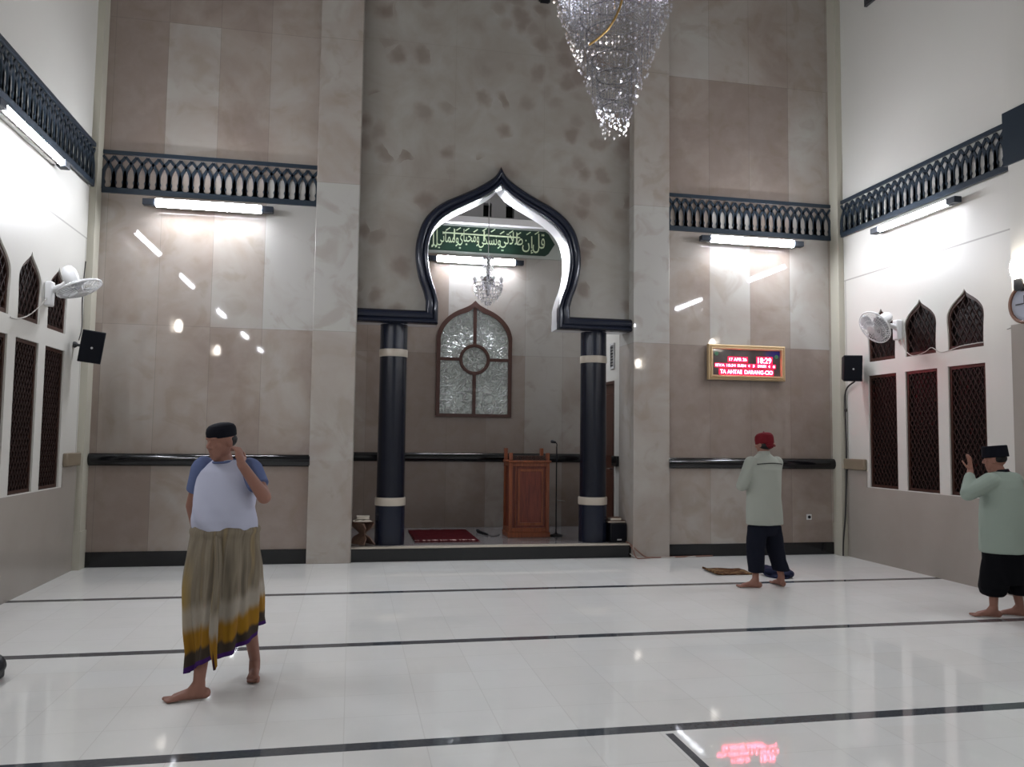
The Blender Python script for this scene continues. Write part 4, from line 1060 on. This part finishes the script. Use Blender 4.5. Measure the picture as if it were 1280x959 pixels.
t = thing('cloth_bag', (4.83, 8.5, 0), 'dark blue cloth bag lying on the floor behind the feet of the red-capped person', 'bag')
bg = MB(); bg.ell((4.80, 8.52, .055), (.12, .13, .055)); bg.ell((4.88, 8.42, .045), (.1, .11, .045)); bg.ell((4.75, 8.60, .06), (.07, .08, .052)); bg.ell((4.92, 8.47, .05), (.06, .06, .05)); bg.box(4.72, 4.94, 8.36, 8.62, .004, .03)
def crease(co):
    f = .006*np.sin(co[:, 0]*60+co[:, 1]*35)*np.clip(co[:, 2]/.05, 0, 1); co[:, 2] += f; return co
organic('bag_body', bg, M['bag_blue'], t, .008, 3, disp=crease)
build('strap', MB().tube(catmull([(4.72, 8.6, .06), (4.68, 8.5, .02), (4.72, 8.36, .012), (4.84, 8.31, .012), (4.93, 8.37, .03)], 5), .01, 8), M['bag_blue'], t)
t = thing('dark_bag', (-2.28, 5.62, 0), 'black rounded bag on the floor at the left edge of the photo', 'bag')
bg = MB(); bg.ell((-2.205, 5.56, .09), (.14, .16, .09)); bg.box(-2.305, -2.105, 5.45, 5.68, .005, .06)
organic('bag_body', bg, M['black_plastic'], t, .008, 3, disp=crease)
build('handle', MB().tube(catmull([(-2.30, 5.56, .15), (-2.27, 5.56, .21), (-2.20, 5.56, .21), (-2.16, 5.56, .15)], 5), .008, 8), M['black_plastic'], t)

# ================================================================== PEOPLE
UP = V((0, 0, 1))
def frame(f):
    f = V(f).normalized(); left = UP.cross(f).normalized(); up = f.cross(left); return f, left, up
def head(mb, c, f, s=1.0):
    """c: centre of skull; f: looking direction"""
    f, l, u = frame(f); R = Matrix((l, f, u)).transposed(); c = V(c)
    def P(a, b, d): return c+(l*a+f*b+u*d)*s
    mb.ell(P(0, -.012, .02), (.076*s, .094*s, .094*s), R, 24, 16)
    mb.ell(P(0, .012, -.035), (.064*s, .074*s, .075*s), R, 20, 14)
    mb.ell(P(0, .040, -.078), (.044*s, .042*s, .032*s), R, 16, 10)   # jaw, chin
    mb.ell(P(0, .062, -.092), (.022*s, .018*s, .016*s), R, 12, 8)
    mb.ell(P(0, .070, .028), (.052*s, .018*s, .011*s), R, 14, 8)     # brow
    for a in (-1, 1):
        mb.ell(P(a*.038, .055, -.022), (.022*s, .022*s, .020*s), R, 12, 8)   # cheek
        mb.ell(P(a*.078, -.002, -.008), (.009*s, .020*s, .033*s), R @ Matrix.Rotation(a*.35, 3, 'Z'), 12, 10)  # ear
    mb.cap(P(0, .078, .016), P(0, .100, -.020), .008*s, .012*s, 10)  # nose
    for a in (-1, 1): mb.ell(P(a*.011, .092, -.026), (.008*s, .010*s, .007*s), R, 8, 6)
    mb.ell(P(0, .078, -.050), (.022*s, .012*s, .006*s), R, 12, 8); mb.ell(P(0, .076, -.062), (.019*s, .012*s, .007*s), R, 12, 8)  # lips
    return dict(c=c, R=R, s=s, eyes=[P(a*.03, .078, .006) for a in (-1, 1)], brows=[P(a*.03, .084, .030) for a in (-1, 1)], mouth=P(0, .086, -.056))
def hand(mb, w, d, n, side, curl=.5, s=1.0, spread=1.0):
    """w wrist, d towards the fingertips, n palm normal, side = +1 thumb on (n x d)"""
    w = V(w); d = V(d).normalized(); n = (V(n)-d*V(n).dot(d)).normalized(); t_ = n.cross(d)*side
    mb.ell(w+d*.048*s, (.040*s, .052*s, .014*s), Matrix((t_, d, n)).transposed(), 16, 10)
    mb.cap(w-d*.02*s, w+d*.03*s, .024*s, .026*s)
    for i, (off, L, r) in enumerate(((.029, .070, .0088), (.010, .078, .0090), (-.010, .073, .0086), (-.029, .057, .0078))):
        p = w+d*.088*s+t_*off*s; dd = (d+t_*off*1.6*spread).normalized()
        nn = (n-dd*n.dot(dd)).normalized()
        for j, fr in enumerate((.45, .31, .24)):
            a = curl*(.55+.45*j)*(1+.08*i)
            dd2 = (dd*math.cos(a)+nn*math.sin(a)); nn = (nn*math.cos(a)-dd*math.sin(a)); dd = dd2
            q = p+dd*L*fr*s; mb.cap(p, q, r*s*(1-.08*j), r*s*(.94-.08*j), 8); p = q
    p = w+d*.022*s+t_*.026*s; dd = (t_*.8+d*.75+n*.25).normalized()
    for L, r in ((.042, .0125), (.032, .0105), (.026, .009)):
        q = p+dd*L*s; mb.cap(p, q, r*s, r*.92*s, 8); p = q; dd = (dd*.85+d*.45+n*.2).normalized()
def foot(mb, ankle, d, s=1.0, lift=0.0, side=1):
    """ankle joint; d = toe direction on the floor; side=+1: big toe on the left"""
    a = V(ankle); d = V((d[0], d[1], 0)).normalized(); l = UP.cross(d)
    z0 = a.z-.075*s
    heel = V((a.x, a.y, z0+.030))-d*.038*s
    mb.ell(heel+V((0, 0, .002)), (.031*s, .031*s, .031*s), None, 14, 10)
    mb.cap(a+V((0, 0, .02)), V((a.x, a.y, z0+.04)), .036*s, .036*s)
    b1 = V((a.x, a.y, z0+.038))+d*.04*s; b2 = V((a.x, a.y, z0+.022))+d*.125*s
    R = Matrix((l, d, UP)).transposed()
    mb.cap(a+d*.01, b1, .036*s, .034*s); mb.cap(b1, b2+l*side*.012*s, .034*s, .021*s); mb.cap(b1, b2-l*side*.022*s, .028*s, .017*s)
    mb.cap(heel-V((0, 0, .006)), b2-V((0, 0, .003)), .024*s, .018*s)
    mb.ell(b2-V((0, 0, .004)), (.043*s, .035*s, .018*s), R, 14, 8)
    for i, (off, L, r) in enumerate(((.030, .058, .0125), (.011, .052, .0092), (-.004, .046, .0088), (-.018, .040, .0084), (-.031, .033, .0082))):
        p = b2+l*side*off*s+d*.012*s; p.z = z0+.013+lift*0
        q = p+d*L*s*.85; q.z = z0+r*s+.001; mb.cap(p, q, r*1.05*s, r*s, 8)
def face_marks(hd):
    def post(me, co):
        # colour lips, eyes and brows of the same skin by position
        cen = np.empty(len(me.polygons)*3); me.polygons.foreach_get('center', cen); cen = cen.reshape(-1, 3)
        mi = np.zeros(len(me.polygons), dtype=np.int32); s = hd['s']
        Rm = np.array(hd['R'])
        def loc(p): return (cen-np.array(p)) @ Rm
        for e in hd['eyes']: q = loc(e); mi[(q[:, 0]/(.013*s))**2+(q[:, 2]/(.006*s))**2+(q[:, 1]/(.03*s))**2 < 1] = 2
        for e in hd['brows']: q = loc(e); mi[(q[:, 0]/(.018*s))**2+(q[:, 2]/(.0045*s))**2+(q[:, 1]/(.03*s))**2 < 1] = 2
        q = loc(hd['mouth']); mi[(q[:, 0]/(.024*s))**2+(q[:, 2]/(.012*s))**2+(q[:, 1]/(.03*s))**2 < 1] = 1
        me.polygons.foreach_set('material_index', mi)
    return post
SK = lambda: [M['skin'], M['lip'], M['eye']]
def folds(cx, cy, f, amp, kf, z_lo, z_hi, nz=3):
    def fn(co):
        x = co[:, 0]-cx; y = co[:, 1]-cy; r = np.sqrt(x*x+y*y)+1e-6; a = np.arctan2(y, x)
        w = np.clip((z_hi-co[:, 2])/(z_hi-z_lo), 0, 1)
        dlt = amp*w*(np.sin(a*kf+co[:, 2]*nz)+.5*np.sin(a*(kf*1.7)+2+co[:, 2]*nz*2))
        co[:, 0] += x/r*dlt; co[:, 1] += y/r*dlt; return co
    return fn

# ---- person in sarong, walking
t = thing('person', (-.74, 5.2, 0), 'person in white shirt, black cap and patterned sarong walking, one hand at the ear', 'person')
F1 = V((-.36, -.93, 0)).normalized(); L1 = UP.cross(F1)
ang1 = math.atan2(L1.y, L1.x)
b = MB()
C1 = V((-.745, 5.2, 0))
hdc = V((-.785, 5.155, 1.505)); hd = head(b, hdc, (-.62, -.75, -.16), .98)
b.cap((-.755, 5.19, 1.33), (-.78, 5.175, 1.43), .062, .056)
b.loft([(C1+V((0, 0, z)), rx, ry, ang1) for z, rx, ry in ((.82, .13, .10), (.9, .165, .12), (1.0, .165, .13), (1.12, .165, .135), (1.25, .175, .12), (1.34, .15, .09), (1.385, .07, .06))])
LS = C1+L1*.155+V((0, 0, 1.33)); RS = C1-L1*.165+V((0, 0, 1.33))
LE = V((-.505, 5.03, 1.175)); LW = V((-.638, 4.985, 1.375))
b.cap(LS, LE, .052, .042); b.cap(LE, LW, .042, .027)
hand(b, LW, (-.25, .35, .9), (-.75, .55, .0), 1, .75, .95)
RE = V((-.965, 5.33, 1.1)); RW = V((-.925, 5.36, .88))
b.cap(RS, RE, .050, .040); b.cap(RE, RW, .040, .026); hand(b, RW, (.1, .05, -1), (.9, -.3, 0), -1, .5, .95)
HR = C1-L1*.09+V((0, 0, .86)); HL = C1+L1*.09+V((0, 0, .86))
KR = V((-.815, 5.10, .48)); KL = V((-.61, 5.24, .48)); AR_ = V((-.838, 5.04, .078)); AL = V((-.574, 5.47, .078))
for h_, k_, a_ in ((HR, KR, AR_), (HL, KL, AL)):
    b.cap(h_, k_, .085, .055); b.cap(k_, a_+V((0, 0, .03)), .052, .034)
    mid = k_.lerp(a_, .3)+V((.0, .015, 0)); b.ell(mid, (.048, .052, .1))
foot(b, AR_, (-1, -.18), 1.0, 0, -1); foot(b, AL, (.06, -1), .98, 0, 1)
organic('body', b, SK(), t, .0055, 2, face_marks(hd))
# shirt (closed silhouette over the torso) with sleeves as parts
def torso(rings, n=40): 
    m_ = MB(); m_.loft(rings, n); return m_
b = torso([(C1+V((0, 0, z))+F1*fw, rx, ry, ang1) for z, rx, ry, fw in ((.968, .192, .150, .02), (.98, .198, .156, .02), (1.03, .202, .165, .025), (1.1, .198, .162, .022), (1.18, .19, .15, .012), (1.26, .19, .135, 0), (1.32, .175, .11, 0), (1.36, .13, .085, 0), (1.392, .085, .07, .005))])
for s_, S, E in ((1, LS, LE), (-1, RS, RE)): b.cap(S+V((0, 0, -.02))-L1*s_*.03, S+V((0, 0, -.02)), .055, .055)
organic('shirt', b, M['shirt_white'], t, .008, 3, disp=folds(-.745, 5.2, F1, .011, 4, .95, 1.4, 16))
for S, E, k_ in ((LS, LE, .62), (RS, RE, .62)):
    b = MB(); S2 = S+V((0, 0, .002)); Q = S.lerp(E, k_)
    b.lathe([(.001, -.085), (.038, -.07), (.062, -.035), (.072, 0), (.068, .06), (.063, (Q-S).length-.004), (.060, (Q-S).length), (.001, (Q-S).length)], S2, Q-S, 24, caps=False)
    organic('sleeve', b, M['sleeve_blue'], t, .007, 2)
# collar
build('collar', MB().lathe([(.074, 0), (.078, .004), (.076, .012), (.07, .014)], V((-.757, 5.187, 1.378)), (-.1, -.1, 1), n=28, caps=False), M['sleeve_blue'], t)
# cap
hf, hl, hu = frame((-.62, -.75, -.16)); Rh = Matrix((hl, hf, hu)).transposed()
def cap_shape(mb, c, R, s, prof, sx=1.0, sy=1.2):
    """soft cap: horizontal ellipses along the head axis"""
    n = 36; vs = []; c = V(c)
    for r, h, dy in prof: vs += [c+R @ V((r*sx*math.cos(2*PI*j/n), r*sy*math.sin(2*PI*j/n)+dy, h)) for j in range(n)]
    fs = [(i*n+j, i*n+(j+1) % n, (i+1)*n+(j+1) % n, (i+1)*n+j) for i in range(len(prof)-1) for j in range(n)]+[tuple(range(n))[::-1], tuple((len(prof)-1)*n+j for j in range(n))]
    mb.add(vs, fs)
b = MB(); cap_shape(b, hdc, Rh, 1, [(.077, .026, -.012), (.080, .030, -.012), (.081, .06, -.012), (.077, .082, -.014), (.066, .098, -.016), (.044, .108, -.018), (.015, .113, -.018)])
organic('cap', b, M['cap_black'], t, .005, 2)
b = MB(); b.ell(hdc+Rh @ V((0, -.032, .004)), (.0775, .076, .056), Rh); organic('hair', b, M['hair'], t, .006, 2)
# sarong
def sarong():
    nu, nv = 160, 46; vs = []; uvs = []; mb = MB()
    for j in range(nv+1):
        v = j/nv
        for i in range(nu+1):
            u = i/nu; a = u*2*PI*1.0+PI*.62   # starts at the side; camera faces -Y
            # waist and hem ellipses
            ca, sa = math.cos(a), math.sin(a)
            wx, wy = .192*ca, .158*sa
            W_ = C1+L1*wx+F1*(-wy*-1)+V((0, 0, 1.0))
            # hem: long along the stride
            st = V((-.36, -.93, 0)).normalized(); sl = UP.cross(st)
            hemc = V((-.715, 5.22, 0))
            H_ = hemc+sl*(.182*ca)+st*(.285*sa)
            left = -(H_.x-hemc.x)/.2
            hz = .255-.10*max(-1, min(1, left))-.02*math.sin(3*a)
            q = v**.7
            P = W_.lerp(H_, q); P.z = 1.0+(hz-1.0)*v
            bulge = .055*math.sin(PI*min(1, v*1.15))*max(0, left)
            rad = V((P.x-C1.x, P.y-C1.y, 0)); rr_ = rad.length; rad.normalize()
            ripple = (.004+.02*v)*math.sin(a*9+1.3*math.sin(v*3))+(.002+.012*v)*math.sin(a*17+2)+.003*math.sin(v*22+a*2)*(1-v)
            P += rad*(ripple+bulge)
            if v < .09: P += rad*(.014*math.sin(PI*v/.09))
            vs.append(P); uvs.append((u, v))
    fs = [(j*(nu+1)+i, j*(nu+1)+i+1, (j+1)*(nu+1)+i+1, (j+1)*(nu+1)+i) for j in range(nv) for i in range(nu)]
    mb.add(vs, fs); o = build('sarong', mb, M['sarong'], t, smooth=180)
    lay = o.data.uv_layers.new(name='UVMap')
    for lp in o.data.loops: lay.data[lp.index].uv = uvs[lp.vertex_index]
    so = o.modifiers.new('solid', 'SOLIDIFY'); so.thickness = .004
    return o
sar = sarong()
# hanging loose end of the wrap at the front
b = MB(); P0 = []
vs = []
for j in range(20):
    v = j/19; z = .96-v*.74; cx_ = -.765+.045*v+.01*math.sin(v*6); yy = 5.03-.19*v**.7
    for k_, dx in enumerate((-.02-.01*v, -.008, .010, .022)): vs.append((cx_+dx*(1-.55*max(0, v-.75)/.25), yy+(-.012 if k_ in (1,) else .004), z+(.02 if k_ in (0, 3) and v > .9 else 0)))
b.add(vs, [(j*4+k_, j*4+k_+1, (j+1)*4+k_+1, (j+1)*4+k_) for j in range(19) for k_ in range(3)])
o_ = build('sarong_fold', b, M['sarong_end'] if 'sarong_end' in M else M['sarong'], sar, smooth=180); so = o_.modifiers.new('s', 'SOLIDIFY'); so.thickness = .005
lay = o_.data.uv_layers.new(name='UVMap')
for lp in o_.data.loops:
    vi = lp.vertex_index; lay.data[lp.index].uv = (.2+.03*(vi % 4), (vi//4)/19*.93)

# ---- man in red cap, seen from behind
t = thing('person', (4.37, 7.92, 0), 'person in grey-green shirt and red cap standing with folded arms, back to the camera', 'person')
F2 = V((-.22, .975, 0)).normalized(); L2 = UP.cross(F2); ang2 = math.atan2(L2.y, L2.x); C2 = V((4.365, 7.94, 0))
b = MB(); hdc = V((4.372, 7.955, 1.515)); hd = head(b, hdc, (-.5, .85, -.12), .98)
b.cap((4.365, 7.93, 1.33), (4.37, 7.945, 1.44), .062, .056)
b.loft([(C2+V((0, 0, z)), rx, ry, ang2) for z, rx, ry in ((.76, .14, .1), (.85, .165, .12), (.98, .155, .12), (1.1, .16, .12), (1.25, .18, .115), (1.34, .16, .09), (1.385, .07, .06))])
LS = C2+L2*.175+V((0, 0, 1.32)); RS = C2-L2*.175+V((0, 0, 1.32))
LE = C2+L2*.265+F2*.04+V((0, 0, 1.07)); RE = C2-L2*.215+F2*.1+V((0, 0, 1.08))
LW = C2+L2*.03+F2*.2+V((0, 0, 1.10)); RW = C2-L2*.0+F2*.235+V((0, 0, 1.13))
b.cap(LS, LE, .052, .042); b.cap(LE, LW, .042, .028); hand(b, LW, -L2+V((0, 0, .1)), -F2, 1, .4, .95)
b.cap(RS, RE, .052, .042); b.cap(RE, RW, .042, .028); hand(b, RW, L2+V((0, 0, .1)), -F2, -1, .4, .95)
AL = V((4.215, 7.86, .078)); AR_ = V((4.545, 7.92, .078))
for h_, a_, kk in ((C2+L2*.09+V((0, 0, .80)), AL, .0), (C2-L2*.09+V((0, 0, .80)), AR_, .0)):
    k_ = h_.lerp(a_, .5)+F2*.02; b.cap(h_, k_, .085, .055); b.cap(k_, a_+V((0, 0, .03)), .052, .034); b.ell(k_.lerp(a_, .3)-F2*.015, (.046, .05, .1))
foot(b, AL, (-.93, .3), 1, 0, -1); foot(b, AR_, (.02, 1), 1, 0, 1)
organic('body', b, SK(), t, .0055, 2, face_marks(hd))
b = torso([(C2+V((0, 0, z)), rx, ry, ang2) for z, rx, ry in ((.655, .205, .155), (.67, .212, .160), (.8, .208, .158), (.95, .2, .15), (1.1, .202, .148), (1.24, .212, .14), (1.31, .200, .118), (1.36, .15, .09), (1.40, .085, .07), (1.412, .072, .062))])
for S, E, Wp in ((LS, LE, LW), (RS, RE, RW)):
    b.cap(S+V((0, 0, -.008)), E, .072, .062); b.cap(E, E.lerp(Wp, .8), .062, .048)
organic('shirt', b, M['shirt_grey'], t, .009, 3, disp=folds(C2.x, C2.y, F2, .006, 5, .6, 1.35, 6))
# dark piping across the shoulders
b = MB(); P = []
for i in range(15):
    s_ = -1+2*i/14; P.append(C2-F2*(.122-.034*abs(s_)**3)+L2*(s_*.168)+V((0, 0, 1.312-.012*abs(s_)**2)))
b.tube(P, .005, 6); build('yoke_piping', b, M['piping'], t, label='thin dark line across the shoulders')
build('collar', MB().lathe([(.064, 0), (.07, .004), (.064, .04), (.058, .042)], V((4.366, 7.94, 1.392)), (0, .12, 1), n=28, caps=False), M['shirt_grey'], t)
def trousers(C, Lx, Fx, ang, top, hips, legs, zhem, matn, r0=.1, r1=.085):
    b = MB(); b.loft([(C+V((0, 0, z)), rx, ry, ang) for z, rx, ry in ((top-.2, hips*.9, .12), (top-.1, hips, .135), (top, hips*.97, .13), (top+.06, hips*.93, .125))])
    for s_, a_ in legs:
        h_ = C+Lx*s_*.09+V((0, 0, top-.1)); e = V((a_.x, a_.y, zhem)); k_ = h_.lerp(e, .5)+Fx*.02
        n1 = [(h_, r0*1.05), (h_.lerp(k_, .5), r0*1.02), (k_, r0*.93), (k_.lerp(e, .5), (r0*.93+r1)/2), (e, r1)]
        b.loft([(p, r*1.0, r*1.08, ang) for p, r in [(x_[0], x_[1]) for x_ in reversed(n1)]], 24)
    return organic('trousers', b, matn, t, .009, 2, disp=folds(C.x, C.y, Fx, .005, 6, .1, .8, 20))
trousers(C2, L2, F2, ang2, .74, .178, ((1, AL+V((.005, .0, 0))), (-1, AR_)), .165, M['trousers'], .1, .082)
hf, hl, hu = frame((-.5, .85, -.12)); Rh = Matrix((hl, hf, hu)).transposed()
b = MB(); cap_shape(b, hdc, Rh, 1, [(.080, .000, -.014), (.087, .004, -.014), (.089, .05, -.014), (.084, .085, -.015), (.068, .108, -.016), (.042, .12, -.018), (.012, .124, -.018)], 1, 1.18)
b.ell(hdc+Rh @ V((0, -.07, -.012)), (.066, .046, .05), Rh)
co_ = organic('cap', b, M['cap_red'], t, .005, 2)
build('cap_opening', MB().ell(hdc+Rh @ V((-.028, -.108, -.012)), (.026, .014, .010), Rh), M['skin'], co_, label='small open gap at the back of the cap')
build('cap_strap', MB().tube([hdc+Rh @ V((-.075, -.085, -.035)), hdc+Rh @ V((-.03, -.118, -.032)), hdc+Rh @ V((.03, -.118, -.032)), hdc+Rh @ V((.07, -.085, -.035))], .006, 8), M['cap_red'], co_)
build('button', MB().ell(hdc+Rh @ V((0, -.018, .126)), .009, n=10, m=8), M['cap_red'], co_)
b = MB(); b.ell(hdc+Rh @ V((0, -.022, -.02)), (.077, .082, .052), Rh); organic('hair', b, M['hair'], t, .006, 2)

# ---- man with raised hands at the right edge
t = thing('person', (5.8, 6.27, 0), 'person in sage shirt and black cap raising both hands, at the right edge', 'person')
F3 = V((-.30, .95, 0)).normalized(); L3 = UP.cross(F3); ang3 = math.atan2(L3.y, L3.x); C3 = V((5.80, 6.27, 0))
b = MB(); hdc = V((5.745, 6.29, 1.405)); hd = head(b, hdc, (-.62, .78, -.1), .95)
b.cap((5.79, 6.27, 1.25), (5.75, 6.285, 1.34), .062, .056)
b.loft([(C3+V((0, 0, z)), rx, ry, ang3) for z, rx, ry in ((.68, .14, .1), (.8, .17, .13), (.95, .175, .14), (1.08, .175, .13), (1.2, .185, .12), (1.26, .15, .09), (1.3, .07, .06))])
LS = C3+L3*.18+V((0, 0, 1.22)); RS = C3-L3*.18+V((0, 0, 1.22))
LE = C3+L3*.36+F3*.10+V((0, 0, 1.10)); RE = C3-L3*.36+F3*.10+V((0, 0, 1.10))
LW = C3+L3*.215+F3*.16+V((0, 0, 1.30)); RW = C3-L3*.1+F3*.16+V((0, 0, 1.30))
b.cap(LS, LE, .052, .042); b.cap(LE, LW, .042, .027); hand(b, LW, (-.02, .02, 1), F3, -1, .15, .92)
b.cap(RS, RE, .052, .042); b.cap(RE, RW, .042, .027); hand(b, RW, (0.02, .02, 1), F3, 1, .15, .92)
AL = V((5.665, 6.26, .076)); AR_ = V((5.945, 6.27, .076))
for h_, a_ in ((C3+L3*.09+V((0, 0, .72)), AL), (C3-L3*.09+V((0, 0, .72)), AR_)):
    k_ = h_.lerp(a_, .5)+F3*.02; b.cap(h_, k_, .085, .055); b.cap(k_, a_+V((0, 0, .03)), .052, .034); b.ell(k_.lerp(a_, .3)-F3*.015, (.046, .05, .09))
foot(b, AL, (-.86, .4), .98, 0, -1); foot(b, AR_, (-.7, .6), .98, 0, 1)
organic('body', b, SK(), t, .0055, 2, face_marks(hd))
b = torso([(C3+V((0, 0, z)), rx, ry, ang3) for z, rx, ry in ((.575, .232, .185), (.59, .238, .19), (.75, .232, .188), (.9, .222, .182), (1.05, .215, .165), (1.16, .218, .145), (1.22, .205, .12), (1.27, .14, .09), (1.30, .085, .07))])
for S, E, Wp in ((LS, LE, LW), (RS, RE, RW)):
    b.cap(S+V((0, 0, -.01)), E, .082, .066); b.cap(E, E.lerp(Wp, .72), .066, .046)
organic('shirt', b, M['shirt_sage'], t, .009, 3, disp=folds(C3.x, C3.y, F3, .007, 5, .5, 1.25, 7))
build('collar', MB().lathe([(.070, 0), (.076, .004), (.068, .028), (.062, .03)], V((5.785, 6.27, 1.285)), (-.1, .1, 1), n=28, caps=False), M['cap_black'], t, label='black collar')
# loose black trousers, full at the knee
b = MB(); b.loft([(C3+V((0, 0, z)), rx, ry, ang3) for z, rx, ry in ((.30, .2, .15), (.45, .215, .165), (.6, .21, .165), (.66, .2, .15))], 36)
for a_ in (AL, AR_):
    e = V((a_.x, a_.y, .185)); b.loft([(V((e.x, e.y, .19)), .075, .08, ang3), (V((e.x, e.y, .21)), .10, .105, ang3), (V((e.x, e.y, .27)), .125, .12, ang3), (V((e.x*.8+C3.x*.2, e.y, .4)), .125, .13, ang3), (V((e.x*.7+C3.x*.3, e.y, .5)), .11, .12, ang3)], 28)
organic('trousers', b, M['sarong_black'], t, .009, 3, disp=folds(C3.x, C3.y, F3, .008, 7, .15, .65, 10))
hf, hl, hu = frame((-.62, .78, -.1)); Rh = Matrix((hl, hf, hu)).transposed()
b = MB(); cap_shape(b, hdc, Rh, 1, [(.083, .018, -.010), (.090, .02, -.010), (.086, .118, -.010), (.082, .124, -.010)], .98, 1.22)
organic('cap', b, M['cap_black'], t, .005, 1)
b = MB(); b.ell(hdc+Rh @ V((0, -.030, .006)), (.0745, .072, .056), Rh); organic('hair', b, M['hair'], t, .006, 2)

# ================================================================== camera, world, view
f_px, pitch, yaw, roll = 997.9, .06759, .19717, .01245
cy_, sy_ = math.cos(yaw), math.sin(yaw)
fw = V((sy_*math.cos(pitch), cy_*math.cos(pitch), math.sin(pitch))); r0 = V((cy_, -sy_, 0)); u0 = r0.cross(fw)
rr_ = r0*math.cos(roll)+u0*math.sin(roll); uu = -r0*math.sin(roll)+u0*math.cos(roll)
cam = bpy.data.cameras.new('camera'); co = bpy.data.objects.new('camera', cam); COL.objects.link(co)
mw = Matrix((rr_, uu, -fw)).transposed().to_4x4(); mw.translation = V((0, 0, 1.55)); co.matrix_world = mw
cam.sensor_width = 36; cam.lens = f_px/1280*36; cam.clip_end = 100; cam.clip_start = .05
SC.camera = co
w = bpy.data.worlds.new('night'); SC.world = w; w.use_nodes = True
w.node_tree.nodes['Background'].inputs[0].default_value = (.02, .025, .035, 1); w.node_tree.nodes['Background'].inputs[1].default_value = .5
SC.view_settings.view_transform = 'Standard'; SC.view_settings.look = 'None'; SC.view_settings.gamma = 1; SC.view_settings.use_curve_mapping = False
SC.view_settings.exposure = 2.2
